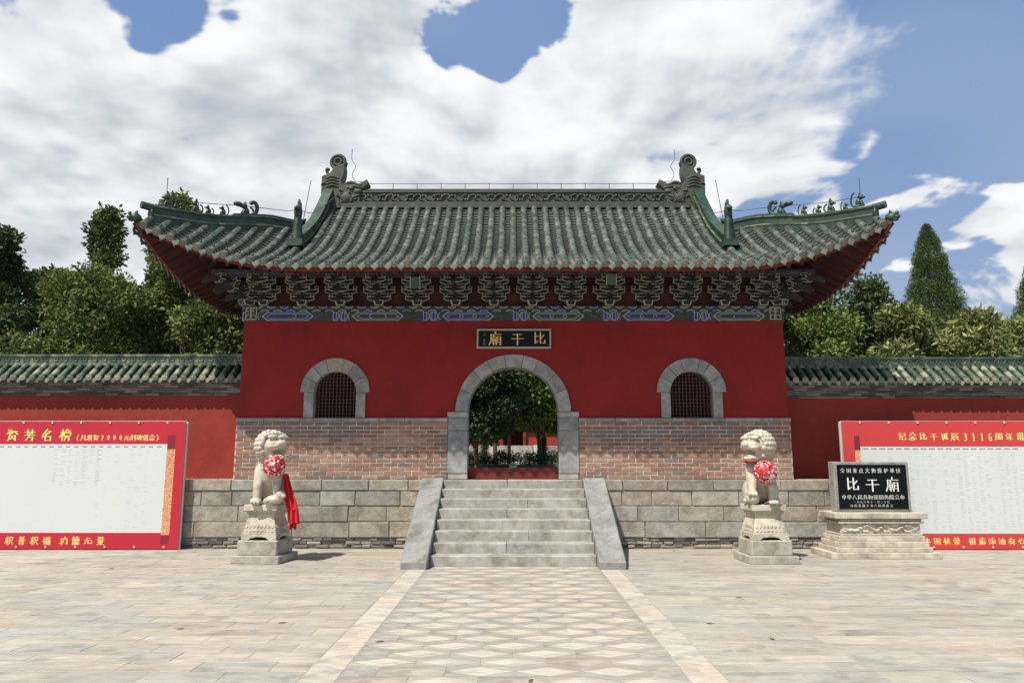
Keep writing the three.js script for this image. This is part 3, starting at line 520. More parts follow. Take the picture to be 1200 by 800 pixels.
  part(gate, 'purlin_board', boxUV(new THREE.BoxGeometry(2 * HW + 0.9, 0.07, 0.05)), purple, 0, SETY + 0.53, -WALL + 0.47);
  for (const s of [-1, 1]) part(gate, 'eave_purlin', finish(new THREE.CylinderGeometry(0.065, 0.065, BACK - WALL + 0.9, 12).rotateX(Math.PI / 2)), purple, s * (HW + 0.47), SETY + 0.595, -(WALL + BACK) / 2);
}

// ------------------------------------------------------------------ the roof
const roof = sub(gate, 'roof');
const E0 = 5.10, RUN = 3, RISE = 2.13, DR = 15.9, GABLE = 4.25;
const prof = (t) => 0.55 * t + 0.45 * t * t;
const cs = (c) => clamp((2.9 - c) / 2.6, 0, 1.2);         // nearness to the upturned corner, from the distance along the eave
const up = (c) => 0.62 * cs(c) ** 2;
const swell = (x) => (x < 4.6 ? 0 : 0.17 * Math.sin(Math.PI * clamp((x - 4.6) / 2.0) ** 0.9) + 0.09 * sstep(5.7, 6.6, x));   // the slopes rise a little towards the hips
// side 0 front, 1 right, 2 back, 3 left; a runs along the eave from its middle, d inwards from the eave
const SIDE = [{ A: 6.8 }, { A: 3.15 }, { A: 6.8 }, { A: 3.15 }];
function onRoof(side, a, d) {
  const A = SIDE[side].A, c = A - Math.abs(a), s = 0.15 * cs(c) ** 2, y = E0 + RISE * prof(d / RUN) + up(c) + swell(6.8 - c) * clamp(d / Math.max(0.05, c - 0.15 + s));
  if (side === 0) return V(a, y, -(12.9 - s + d)); if (side === 2) return V(-a, y, -(18.9 + s - d));
  return side === 1 ? V(6.65 + s - d, y, -DR - a) : V(-(6.65 + s - d), y, -DR + a);
}
function dMax(side, a) { const c = SIDE[side].A - Math.abs(a), hip = c - 0.15 + 0.15 * cs(c) ** 2; return side % 2 ? Math.min(hip, 6.65 - GABLE) : Math.abs(a) > GABLE ? Math.min(hip, RUN) : RUN; }
const PITCHW = 0.236, TILE = 0.285, BR = 0.071;
{
  // barrel tile: half tube along z, lower end at +z, unit length
  const barrel = (ov) => { const sec = [[-0.5, BR * 0.93], [0.40, BR], [0.5, BR], [0.5, BR * 0.8]], n = 8, pos = [], nor = [], uv = [], idx = [];
    sec.forEach(([z, r]) => { for (let i = 0; i <= n; i++) { const t = Math.PI * i / n; pos.push(-Math.cos(t) * r, Math.sin(t) * r + 0.028, z); uv.push(t * BR + ov, z * TILE + ov * 1.7); } });
    for (let k = 0; k < 3; k++) for (let i = 0; i < n; i++) { const a = k * (n + 1) + i, b = a + 1, c = a + n + 1, d = c + 1; idx.push(a, c, b, b, c, d); }
    const g = new THREE.BufferGeometry(); g.setAttribute('position', new THREE.Float32BufferAttribute(pos, 3)); g.setAttribute('uv', new THREE.Float32BufferAttribute(uv, 2)); g.setIndex(idx); g.computeVertexNormals(); return finish(g); };
  const barrels = [0, 1, 2, 3, 4, 5].map((i) => barrel(i * 0.237));
  const pan = (() => { const n = 4, w = 0.075, pos = [], idx = [], uv = []; for (const [z, y] of [[-0.5, -0.022], [0.5, 0.012], [0.5, -0.02]]) for (let i = 0; i <= n; i++) { const t = i / n * 2 - 1; pos.push(t * w, 0.034 * t * t + y, z); uv.push(t * w, z * 0.1); } for (let k = 0; k < 2; k++) for (let i = 0; i < n; i++) { const a = k * (n + 1) + i, b = a + 1, c = a + n + 1, d = c + 1; idx.push(a, c, b, b, c, d); } const g = new THREE.BufferGeometry(); g.setAttribute('position', new THREE.Float32BufferAttribute(pos, 3)); g.setAttribute('uv', new THREE.Float32BufferAttribute(uv, 2)); g.setIndex(idx); g.computeVertexNormals(); return finish(g); })();
  const disc = (() => { const g = finish(new THREE.CylinderGeometry(BR + 0.004, BR + 0.004, 0.03, 14).rotateX(Math.PI / 2)), h = finish(new THREE.TorusGeometry(BR * 0.72, 0.007, 5, 14).translate(0, 0, 0.015)), k = ball(0, 0, 0.014, 0.03, 0.03, 0.012, 6); return boxUV(merge([g, h, k])); })();
  const drip = (() => { const s = new THREE.Shape(); s.moveTo(-0.085, 0.02); s.quadraticCurveTo(0, -0.035, 0.085, 0.02); s.quadraticCurveTo(0.075, -0.055, 0.03, -0.07); s.quadraticCurveTo(0.012, -0.085, 0, -0.115); s.quadraticCurveTo(-0.012, -0.085, -0.03, -0.07); s.quadraticCurveTo(-0.075, -0.055, -0.085, 0.02); return boxUV(new THREE.ExtrudeGeometry(s, { depth: 0.014, bevelEnabled: true, bevelSize: 0.004, bevelThickness: 0.004, bevelSegments: 1, curveSegments: 4 })); })();
  const cap = ball(0, 0, 0, 0.024, 0.03, 0.024, 5);
  const frame = (side, a, d0, d1) => { const p0 = onRoof(side, a, d0), p1 = onRoof(side, a, d1), z = p0.clone().sub(p1), len = z.length(); z.normalize(); const e = 0.03, x = onRoof(side, a + e, (d0 + d1) / 2).sub(onRoof(side, a - e, (d0 + d1) / 2)).normalize(); if (side === 1 || side === 3 || side === 2) {} const y = z.clone().cross(x).normalize(); x.copy(y).cross(z).normalize(); const m = new THREE.Matrix4().makeBasis(x, y, z); m.setPosition(p0.clone().add(p1).multiplyScalar(0.5)); return { m, len, p0, p1 }; };
  const list = [], rest = M.tiles.map(() => []), pans = [], RT = rng(41);
  for (let side = 0; side < 4; side++) {
    const A = SIDE[side].A, n = Math.floor((A - 0.12) / PITCHW);
    for (let i = -n; i <= n; i++) {
      const a = i * PITCHW, dm = dMax(side, a); if (dm < 0.1) continue;
      const nt = Math.max(1, Math.round((dm + 0.02) / (TILE * 0.86))), tone = RT();
      for (let k = 0; k < nt; k++) {
        const d0 = -0.04 + (dm + 0.04) * k / nt, d1 = -0.04 + (dm + 0.04) * (k + 1) / nt, f = frame(side, a, d0, d1), q = RT(), lich = sstep(-3, 4, a) * (side === 0 ? 1 : 0.4);
        const mi = q < 0.34 * lich ? (RT() < 0.5 ? 4 : 2) : tone < 0.4 ? (RT() < 0.7 ? 0 : 1) : tone < 0.75 ? (RT() < 0.6 ? 1 : 3) : (RT() < 0.6 ? 2 : 0);
        const m = f.m.clone().scale(V(1 + (RT() - 0.5) * 0.05, 1 + (RT() - 0.5) * 0.06, f.len * 1.06)); m.multiply(new THREE.Matrix4().makeTranslation((RT() - 0.5) * 0.008, 0, 0));
        list.push({ side, k, m, mi, g: barrels[(RT() * 6) | 0] });
      }
      if (side !== 2) { const f = frame(side, a, -0.04, 0.2), o = (g, name, dz, dy, mi) => { const w = part(roof, name, g, M.tiles[mi]); w.applyMatrix4(f.m.clone().multiply(new THREE.Matrix4().makeTranslation(0, dy, dz))); return w; };
        o(disc, 'eave_disc', f.len / 2 + 0.02, 0.026, RT() < 0.35 ? 4 : (RT() * 3) | 0); if (side === 0) o(cap, 'nail_cap', 0.02, BR + 0.035, 1); }
      // pan tiles of the next channel
      const ap = a + PITCHW / 2; if (i < n || true) { const dp = dMax(side, ap); if (dp > 0.08 && Math.abs(ap) < A - 0.1) { const np = Math.max(1, Math.round(dp / 0.105)); for (let k = 0; k < np; k++) { const f = frame(side, ap, -0.03 + dp * k / np, -0.03 + dp * (k + 1) / np); pans.push(pan.clone().applyMatrix4(f.m.clone().scale(V(1 + (RT() - 0.5) * 0.06, 1, f.len * 1.25)).multiply(new THREE.Matrix4().makeTranslation(0, 0.012 + RT() * 0.006, 0)))); }
        if (side !== 2) { const f = frame(side, ap, -0.04, 0.2), w = part(roof, 'drip_tile', drip, M.tiles[RT() < 0.4 ? 4 : (RT() * 3) | 0]); const R3 = new THREE.Matrix4().extractRotation(f.m), fz = V(0, 0, 1).applyMatrix4(R3), fx = V(1, 0, 0).applyMatrix4(R3); const zz = V(fz.x, 0, fz.z).normalize(), m = new THREE.Matrix4().makeBasis(fx, zz.clone().cross(fx), zz); m.setPosition(f.p0.clone().addScaledVector(zz, 0.018).add(V(0, 0.0, 0))); w.applyMatrix4(m); } } }
    }
  }
  list.sort((p, q) => (p.side !== 0) - (q.side !== 0) || p.k - q.k);
  list.forEach((t, i) => { if (i < 300) { const o = part(roof, 'roof_tile', t.g, M.tiles[t.mi]); o.applyMatrix4(t.m); } else rest[t.mi].push(t.g.clone().applyMatrix4(t.m)); });
  rest.forEach((l, i) => l.length && stuff(roof, 'upper_roof_tiles', merge(l), M.tiles[i]));
  stuff(roof, 'pan_tiles', merge(pans), M.pan);
  // clay bed under the tiles, and the boarded soffit
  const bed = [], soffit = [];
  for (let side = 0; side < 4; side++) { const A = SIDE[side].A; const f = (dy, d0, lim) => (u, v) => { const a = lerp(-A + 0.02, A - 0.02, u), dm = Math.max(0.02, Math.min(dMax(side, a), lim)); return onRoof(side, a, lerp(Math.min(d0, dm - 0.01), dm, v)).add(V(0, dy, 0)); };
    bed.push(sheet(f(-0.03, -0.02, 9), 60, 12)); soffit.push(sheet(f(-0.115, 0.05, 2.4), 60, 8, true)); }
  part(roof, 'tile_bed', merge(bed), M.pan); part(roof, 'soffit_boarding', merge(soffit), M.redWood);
  // eave boards, rafters, corner beams
  for (let side = 0; side < 4; side++) {
    const A = SIDE[side].A, pts = []; for (let i = 0; i <= 44; i++) pts.push(onRoof(side, lerp(-A, A, i / 44), 0.05));
    part(roof, 'eave_board', boxUV(sweepRect(pts, 0.05, 0.085, -0.125)), M.redBoard);
    const n = Math.floor((A - 0.3) / PITCHW);
    if (side !== 2) for (let i = -n; i <= n; i++) {
      const a = i * PITCHW + 0.02, dm = Math.min(dMax(side, a), 1.75); if (dm < 0.3) continue;
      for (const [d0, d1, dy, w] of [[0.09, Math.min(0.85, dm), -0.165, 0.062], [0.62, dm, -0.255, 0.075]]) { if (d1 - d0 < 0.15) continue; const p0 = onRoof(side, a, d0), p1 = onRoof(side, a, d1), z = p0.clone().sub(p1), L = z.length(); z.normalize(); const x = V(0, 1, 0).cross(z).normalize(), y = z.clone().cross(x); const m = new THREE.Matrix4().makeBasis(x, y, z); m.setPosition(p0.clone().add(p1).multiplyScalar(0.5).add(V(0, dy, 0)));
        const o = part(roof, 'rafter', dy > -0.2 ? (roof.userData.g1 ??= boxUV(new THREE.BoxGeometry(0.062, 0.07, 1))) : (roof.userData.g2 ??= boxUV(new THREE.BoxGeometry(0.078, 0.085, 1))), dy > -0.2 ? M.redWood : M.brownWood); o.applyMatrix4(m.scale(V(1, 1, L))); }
    }
  }
  delete roof.userData.g1; delete roof.userData.g2;
  const hipPt = (sx, sz, x) => { const a = x, p = onRoof(0, a, dMax(0, a)); return V(sx * p.x, p.y, sz > 0 ? p.z : -2 * DR - p.z); };
  const ridgePt = (sx, sz, x) => { const p = hipPt(sx, sz, x); p.y -= 0.13 * sstep(5.1, 4.45, x) + 0.03; return p; };
  for (const sx of [-1, 1]) for (const sz of [1, -1]) {
    const pts = []; for (let i = 0; i <= 10; i++) pts.push(hipPt(sx, sz, lerp(4.9, 6.72, i / 10)));
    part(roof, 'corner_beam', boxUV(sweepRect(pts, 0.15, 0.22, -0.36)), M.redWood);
    if (sz > 0) { const tip = hipPt(sx, sz, 6.74), o = part(roof, 'corner_beast_head', boxUV(merge([ball(0, 0, 0, 0.1, 0.1, 0.13), ball(0, -0.02, 0.12, 0.07, 0.05, 0.08), ball(0, 0.07, 0.13, 0.035, 0.05, 0.04), ball(-0.05, 0.1, 0, 0.025, 0.06, 0.025), ball(0.05, 0.1, 0, 0.025, 0.06, 0.025), ball(0, -0.08, 0.09, 0.05, 0.03, 0.07)])), M.ridge, tip.x + sx * 0.05, tip.y - 0.03, tip.z + 0.05, sx * Math.PI / 4); o.scale.setScalar(0.8); }
    // hip ridge: tall part behind the larger beast, lower part before it
    const path = (x0, x1, n = 10) => { const l = []; for (let i = 0; i <= n; i++) l.push(ridgePt(sx, sz, lerp(x0, x1, i / n))); return l; };
    const hipR = (x0, x1, h) => merge([sweepRect(path(x0, x1), 0.19, 0.19, -0.08), sweepRect(path(x0, x1), 0.14, h, 0.1), sweepRect(path(x0, x1), 0.19, 0.045, 0.1 + h), ]);
    const e = 6.6; part(roof, 'ridge_moulding', boxUV(merge([sweepRect(path(4.45, e), 0.215, 0.028, 0.10), sweepRect(path(4.45, e), 0.2, 0.022, 0.275)])), M.wallTiles[1]); part(roof, 'hip_ridge', boxUV(merge([hipR(4.45, 5.55, 0.19), hipR(5.55, e, 0.15)])), M.ridge);
    if (sz < 0) continue;
    const end = ridgePt(sx, sz, 6.6); part(roof, 'ridge_end_tile', boxUV(merge([place(finish(new THREE.CylinderGeometry(0.07, 0.075, 0.34, 10).rotateX(Math.PI / 2)), 0, 0.27, 0.03, 0, -0.06), ball(0, 0.14, 0.02, 0.09, 0.14, 0.05)])), M.ridge, end.x, end.y, end.z, sx * Math.PI / 4);
    const beast = (h, kind) => { const q = []; q.push(ball(0, h * 0.38, -0.01, h * 0.17, h * 0.32, h * 0.2), ball(0, h * 0.14, -h * 0.1, h * 0.2, h * 0.16, h * 0.28), ball(0, h * 0.74, h * 0.1, h * 0.15, h * 0.16, h * 0.19), ball(0, h * 0.7, h * 0.27, h * 0.09, h * 0.08, h * 0.12)); for (const s of [-1, 1]) q.push(tube([V(s * h * 0.1, h * 0.5, h * 0.1), V(s * h * 0.13, h * 0.25, h * 0.2), V(s * h * 0.12, 0, h * 0.22)], h * 0.06, 5, 5), ball(s * h * 0.1, h * 0.9, h * 0.06, h * 0.04, h * 0.1, h * 0.04)); const t = kind === 0 ? 1.0 : 0.66; q.push(tube([V(0, h * 0.15, -h * 0.3), V(0, h * 0.4, -h * 0.48), V(0, h * t, -h * 0.4), V(0, h * (t + 0.1), -h * 0.25)], h * 0.06, 8, 5)); if (kind === 2) q.push(ball(0, h * 0.9, 0, h * 0.1, h * 0.25, h * 0.1)); return boxUV(merge(q)); };
    [[6.42, 0.30, 0], [6.24, 0.17, 0], [6.05, 0.27, 2], [5.88, 0.21, 1], [5.68, 0.22, 0]].forEach(([x, h, k]) => { const p = ridgePt(sx, sz, x); part(roof, 'ridge_beast', beast(h, k), M.ridge, p.x, p.y + 0.285, p.z, sx * Math.PI / 4); });
    { const p = ridgePt(sx, sz, 5.36); part(roof, 'ridge_beast', boxUV(merge([beast(0.36, 1), ball(0, 0.28, 0.16, 0.06, 0.05, 0.1), tube([V(0, 0.1, -0.1), V(0, 0.2, -0.22), V(0, 0.36, -0.22), V(0, 0.4, -0.12), V(0, 0.34, -0.1)], 0.04, 10, 6)])), M.ridge, p.x, p.y + 0.24, p.z, sx * Math.PI / 4); }
  }
  // gable ridges running down beside the gables, ending in a beast post
  for (const sx of [-1, 1]) for (const sz of [1, -1]) {
    const P = []; for (let i = 0; i <= 14; i++) { const d = lerp(RUN, 1.2, i / 14), p = onRoof(0, 4.12 + 0.14 * (i / 14), d); p.y += 0.22 * sstep(0.6, 0, i / 14); P.push(V(sx * p.x, p.y, sz > 0 ? p.z : -2 * DR - p.z)); }
    part(roof, 'gable_ridge', boxUV(merge([sweepRect(P, 0.2, 0.36, -0.28), sweepRect(P, 0.15, 0.17, 0.08), sweepRect(P, 0.21, 0.05, 0.25)])), M.ridge); part(roof, 'ridge_moulding', boxUV(merge([sweepRect(P, 0.22, 0.03, 0.08), ])), M.wallTiles[1]);
    const p = P[14], q = [place(finish(new THREE.CylinderGeometry(0.075, 0.125, 0.52, 4, 1).rotateY(Math.PI / 4)), 0, 0.28, 0), B(0.26, 0.12, 0.26, 0, 0.05, 0), ball(0, 0.62, 0.0, 0.075, 0.15, 0.085), ball(0, 0.66, 0.09, 0.05, 0.045, 0.07), ball(0, 0.8, -0.03, 0.03, 0.07, 0.03), tube([V(0, 0.5, -0.08), V(0, 0.66, -0.14), V(0, 0.82, -0.08)], 0.03, 6, 5)];
    part(roof, 'beast_post', boxUV(merge(q)), M.ridge, p.x, p.y + 0.04, p.z + sz * 0.05, sz > 0 ? 0 : Math.PI).scale.set(1.1, 1.14, 1.1);
    // side gables
    if (sz > 0) { const tri = new THREE.Shape([[-0.62, 6.55], [0.62, 6.55], [0, 7.22]].map((v) => new THREE.Vector2(...v))); part(roof, 'gable_board', boxUV(new THREE.ExtrudeGeometry(tri, { depth: 0.08, bevelEnabled: false }).rotateY(Math.PI / 2)), M.redBoard, sx * (GABLE - 0.12) - 0.04, 0, -DR); }
  }
  // main ridge with carved scrolls
  const RY = E0 + RISE, mr = [B(8.2, 0.10, 0.30, 0, RY + 0.0, -DR), B(8.2, 0.045, 0.26, 0, RY + 0.072, -DR), B(8.2, 0.24, 0.15, 0, RY + 0.20, -DR), B(8.2, 0.04, 0.22, 0, RY + 0.338, -DR), B(8.2, 0.05, 0.17, 0, RY + 0.383, -DR)];
  part(roof, 'main_ridge', boxUV(merge(mr)), M.ridgeGrey);
  const carv = [], RC = rng(77); let cx = -3.5, flip = 1;
  while (cx < 3.5) { const l = 0.26 + RC() * 0.1, y = RY + 0.20, z = -DR + 0.085; carv.push(tube([V(cx, y - 0.07 * flip, z), V(cx + l * 0.25, y + 0.05 * flip, z + 0.015), V(cx + l * 0.55, y + 0.075 * flip, z), V(cx + l * 0.7, y - 0.01 * flip, z + 0.015), V(cx + l * 0.5, y - 0.03 * flip, z + 0.02), V(cx + l, y - 0.075 * flip, z)], 0.018 + RC() * 0.01, 14, 5)); carv.push(ball(cx + l * 0.85, y + 0.05 * flip, z, 0.035, 0.03, 0.02, 6), ball(cx + l * 0.1, y + 0.04, z, 0.02, 0.04, 0.018, 5)); cx += l; flip = -flip; }
  stuff(roof, 'ridge_carving', boxUV(merge(carv)), M.ridgeGrey);
  // dragon-fish finials biting the ridge
  const fin = new THREE.Shape(); fin.moveTo(-0.40, -0.02); fin.lineTo(-0.40, 0.58); fin.lineTo(-0.36, 0.60); fin.lineTo(-0.27, 0.62); fin.quadraticCurveTo(-0.2, 0.68, -0.18, 0.76); fin.lineTo(0.02, 0.84); fin.quadraticCurveTo(0.06, 0.66, -0.02, 0.5); fin.quadraticCurveTo(-0.02, 0.42, 0.06, 0.38); fin.quadraticCurveTo(0.2, 0.5, 0.34, 0.42); fin.lineTo(0.50, 0.50); fin.lineTo(0.53, 0.44); fin.lineTo(0.42, 0.34); fin.lineTo(0.36, 0.26); fin.lineTo(0.36, -0.02); fin.closePath();
  for (const sx of [-1, 1]) {
    const q = [finish(new THREE.ExtrudeGeometry(fin, { depth: 0.2, bevelEnabled: true, bevelSize: 0.02, bevelThickness: 0.03, bevelSegments: 2, curveSegments: 6 }).translate(0, 0, -0.11))];
    const coil = []; for (let i = 0; i <= 26; i++) { const t = i / 26, a = 0.4 + t * Math.PI * 3.6, r = 0.135 * (1 - t * 0.72); coil.push(V(-0.1 + Math.cos(-a + 0.5) * r, 0.90 + Math.sin(-a + 0.5) * r, 0)); }
    q.push(tube(coil, 0.05, 60, 7), finish(new THREE.CylinderGeometry(0.12, 0.12, 0.15, 18).rotateX(Math.PI / 2).translate(-0.1, 0.90, 0)), finish(new THREE.TorusGeometry(0.14, 0.035, 6, 22).translate(-0.1, 0.9, 0.07)), finish(new THREE.TorusGeometry(0.07, 0.025, 6, 16).translate(-0.1, 0.9, 0.09)));
    q.push(tube([V(-0.33, 0.58, 0), V(-0.32, 0.68, 0), V(-0.35, 0.74, 0), V(-0.31, 0.78, 0)], 0.035, 8, 6), ball(-0.33, 0.77, 0, 0.05, 0.04, 0.05, 6));
    const r = rng(3); for (let i = 0; i < 20; i++) { const x = -0.36 + r() * 0.66, y = 0.05 + r() * (x < -0.02 ? 0.5 : 0.24), a = r() * 6; q.push(tube([V(x, y, 0.11), V(x + Math.cos(a) * 0.07, y + Math.sin(a) * 0.04, 0.13), V(x + Math.cos(a + 0.8) * 0.12, y + Math.sin(a + 0.8) * 0.07, 0.11)], 0.02, 6, 5)); }
    for (let i = 0; i < 4; i++) q.push(tube([V(-0.32, 0.36 + i * 0.06, 0.115), V(-0.2, 0.40 + i * 0.06, 0.135), V(-0.06, 0.36 + i * 0.06, 0.115)], 0.017, 8, 5));
    q.push(ball(0.2, 0.33, 0.12, 0.05, 0.045, 0.04, 6), tube([V(0.05, 0.42, 0.08), V(0.2, 0.46, 0.11), V(0.35, 0.40, 0.11), V(0.5, 0.47, 0.06)], 0.035, 10, 6), ball(0.1, 0.15, 0.1, 0.13, 0.12, 0.06, 8), ball(0.33, 0.27, 0.1, 0.09, 0.06, 0.06, 7), tube([V(0.1, 0.34, 0.1), V(0.25, 0.38, 0.11), V(0.4, 0.35, 0.1), V(0.47, 0.37, 0.06)], 0.035, 10, 6), tube([V(0.36, 0.2, 0.11), V(0.24, 0.14, 0.13), V(0.2, 0.05, 0.12)], 0.028, 8, 6));
    const g = boxUV(merge(q)); if (sx > 0) { g.scale(-1, 1, 1); const p = g.attributes.position, n = g.attributes.normal, u = g.attributes.uv; for (let i = 0; i < p.count; i += 3) for (const at2 of [p, n, u]) for (let k = 0; k < at2.itemSize; k++) { const t = at2.array[(i + 1) * at2.itemSize + k]; at2.array[(i + 1) * at2.itemSize + k] = at2.array[(i + 2) * at2.itemSize + k]; at2.array[(i + 2) * at2.itemSize + k] = t; } }
    part(roof, 'dragon_finial', g, M.ridgeGrey, sx * 3.84, RY + 0.03, -DR).scale.set(1.1, 1.13, 1.1);
  }
  // lightning conductor: rods and wire along the ridges
  const w = [], wr = 0.0075; const top = RY + 0.56, line = []; for (let i = 0; i <= 12; i++) { const x = lerp(-3.25, 3.25, i / 12); line.push(V(x, top + (i % 2) * 0.006, -DR)); if (i % 1 === 0) w.push(tube([V(x, RY + 0.40, -DR), V(x, top, -DR)], wr, 2, 5)); }
  w.push(tube(line, wr, 60, 5));
  for (const s of [-1, 1]) {
    w.push(tube([V(s * 3.25, top, -DR), V(s * 3.42, top + 0.05, -DR), V(s * 3.55, RY + 0.6, -DR + 0.08), V(s * 3.62, RY + 0.75, -DR + 0.08), V(s * 3.56, RY + 0.95, -DR + 0.05), V(s * 3.66, RY + 1.14, -DR), V(s * 3.66, RY + 1.38, -DR)], wr, 40, 5));
    const pts = [[4.3, 6.25, 14.1], [4.75, 6.75, 14.4], [5.4, 6.62, 13.9], [6.0, 6.62, 13.35], [6.4, 6.72, 13.05]].map(([x, y, d]) => { const p = Math.abs(x) > 4.4 ? ridgePt(s, 1, x) : V(s * x, 6.2, -14.1); return V(p.x, p.y + (x > 4.4 ? 0.52 : 0.35), p.z); });
    w.push(tube([V(s * 3.9, RY + 0.3, -DR + 0.1), V(s * 4.15, 6.7, -14.7), ...pts], wr, 60, 5));
    for (const x of [5.2, 6.02]) { const p = ridgePt(s, 1, x); w.push(tube([p.clone().add(V(0, 0.28, 0)), p.clone().add(V(0, 0.52, 0))], wr, 2, 5)); }
    const e = ridgePt(s, 1, 6.42); w.push(tube([e.clone().add(V(0, 0.5, 0)), e.clone().add(V(s * 0.02, 0.55, 0)), e.clone().add(V(s * 0.03, 0.9, 0))], wr, 8, 5));
    const b = V(s * 4.2, 6.05, -14.1); w.push(tube([b.clone().add(V(0, 0.3, -0.1)), b.clone().add(V(-s * 0.12, 1.15, -0.1))], wr, 3, 5));
  }
  part(roof, 'lightning_wire', merge(w), M.wire);
}

// ------------------------------------------------------------------ lettering: strokes of each character on a 16 x 16 grid (x, y pairs, y down)
const GLYPH = {
  '比': '313d6b 3575 919dedea d498', '干': '33d3 18f8 838f', '廟': '8082 33f3 333a1f 4696 6466 58888b5b58 5989 4d9d 6b6f a6ab9f a6e6efdf a9e9 acec',
  '全': '8017 80f7 48c8 4bcb 2ede 888e', '国': '222e 22e2ee 2eee 55b5 58b8 5bbb 858b a9ba', '重': 'c131 14f4 464aca 46c6ca 48c8 828e 3ccc 1eee',
  '点': '8085 83d3 353a 35c5ca 3aca 3c1f 6c6e 9cae ccff', '文': '8083 14f4 c48a1f 448aff', '物': '3216 2464 404f 1b69 9158 84e4edbd a45b d47e',
  '保': '4117 353f 7176 71d1d6 76d6 59f9 a6af a95e a9fe', '护': '1464 414d2c 1a68 a1b3 84e4e8 848a6f 88e8', '单': '4063 c0a3 343a 34d4da 3ada 37d7 848f 1cfc',
  '位': '4117 353f a0b2 74e4 869b d5bc 6eee', '中': '343a 34d4da 3ada 808f', '华': '5116 4348 d285 a1a7d7d5 1bfb 888f', '人': '811f 86ff', '民': '22d2d6 222e6c 26d6 86adfefb 2aea',
  '共': '24e4 515a b1ba 1afa 6b2f abef', '和': '7113 1575 414f 450c 467a 959d 95e5ed 9ded', '务': '6117 53c31a 53fa 2bdbdebd 893f', '院': '121f 1252366b2b a0a2 7376 73e3e6 87d7 6aea 9a5f babefeec',
  '公': '6127 91e7 783edc aaef', '布': '14e4 701c 575d 57d7dc 949f', '一': '28e8', '九': '15b5bdfdfa 612f', '六': '8083 15f5 683e 98de', '年': '4117 33e3 48d8 484c 1cfc 939f', '十': '18f8 818f',
  '月': '424a1f 42d2dfbf 46d6 4ada', '二': '34c4 1dfd', '日': '323e 32d2de 3ede 38d8', '河': '1233 0628 1e3a 53f3 d3debd 676c 67a7ac 6cac', '南': '13f3 8085 262f 26e6eece 5769 b79a 5aba 5cbc 8a8f',
  '省': '8085 4216 b1e4 b338 484f 48c8cf 4fcf 4aca 4dcd', '新': '4042 1373 2435 6455 1777 1a7a 474f 4b1e 4b6d e1a2 a2a98f a7f7 d7df', '乡': '8125c5 c539d9 d96f1f', '市': '8083 14f4 474d 47c7cdad 848f',
  '政': '1272 424d 4777 272c 0d7b a178 94f4 d46f 96ff', '府': '8082 33f3 333a1f 6548 585f 78e8 b5bfaf 8a9c', '立': '8083 25e5 485c c8ad 1efe', '捐': '1464 414e2d 1b69 8185 81d1d5 85d5 878f 87d7dfbf 8ada 8cdc',
  '资': '2132 1634 6147 53e3d4 a357 a3f7 494d 49c9cd 8a7c2f 9cdf', '芳': '14f4 5156 b1b6 8688 18f8 7bcbcfaf 883f', '名': '7018 53c31b 5577 5a5f 5acacf 5fcf', '榜': '1464 414f 450b 467a a0a1 72f2 8394 d3c4 6567 65f5f7 79f9 a97f abdbdfcf',
  '凡': '424a1f 42c2cefefb 6688', '元': '43c3 17f7 671f 979efefb', '刻': '4042 1383 4316 57 7519 741f 587e b2ba e1efcf', '碑': '1262 420a 383d 68 3868 686d 3d6d a1a2 7378 73e3e8 78e8 75e5 a3ab 6bfb cbcf',
  '留': '6123 2327 6547 81c1c7 9187 393f 39d9df 3fdf 3cdc 898f', '念': '8016 80f6 6474 48b87a 2b1e 5b5fbfbc 8a9c dbfd', '积': '7113 1575 414f 450c 467a 9197 91e1e7 97e7 a97f caff', '善': '4052 c0a2 23d3 35c5 17f7 8188 5869 b8a9 2ada 4c4f 4cbcbf 4fbf',
  '福': '2132 146409 373f 486a 71f1 8386 83d3d6 86d6 787f 78e8ef 7fef b8bf 7ceb', '功': '1474 444c 0e7b 84f4fecd b15f', '德': '4014 5317 362f 62f2 a0a4 6568 65e5e8 68e8 8588 b5b8 6afa 6c5f 8c8fcfcd 9bad dcfe', '无': '33c3 17e7 731e 888dfdfa',
  '量': '4144 41c1c4 44c4 42c2 16f6 484b 48c8cb 4bcb 888f 3dcd 1fff', '纪': '412565 652a6a 1e6c 82e2e7 87e7 878efefb', '诞': '2233 1646 464d6b 6393 9367 6797 975f 5afe e1a3 c2cb 959b 9bfb c6f6', '辰': '22f2 222a0f 55d5 48f8 585f8d e9bb 98ff',
  '周': '222a0f 22e2edcd 55b5 8388 48c8 6a6d 6aaaad 6dad', '本': '24e4 818f 850b 84fb 5bbb', '固': '222e 22e2ee 2eee 55b5 8388 686b 68a8ab 6bab', '枝': '1464 414f 450b 467a 84f4 b1b7 87d7 d75f 88fe', '荣': '13f3 5055 b0b5 2628 26e6e8 3ada 888f 8a2e 8aee',
  '祖': '2132 146409 373f 486a 828e 82d2de 86d6 8ada 5efe', '庙': '8082 33f3 333a1f 585e 58d8de 5ede 5bdb 858e', '添': '1233 0628 1e3a 62d2 46f6 a147 a6f8 989e7d 7a5d bacc d9fc', '油': '1233 0628 1e3a 656e 65e5ee 6eee 69e9 a1ae', '有': '14f4 701b 575f 57d7dfbf 5ada 5cdc', '心': '2719 535dcdca 8396 c5f9',
  '（': 'c0888c cf'.replace(' ', ''), '）': '40888c 4f'.replace(' ', ''),
  '0': '828464 646a 6a8e 8eaa aaa4 a482'.replaceAll('828464', '8264'), '1': '6484 828e', '2': '648292a4a76eae', '3': '6292a4a687a9ac9e6e', '6': 'a282656c8e9eac a9 a98868'.replace(' a9 ', ' '),
};
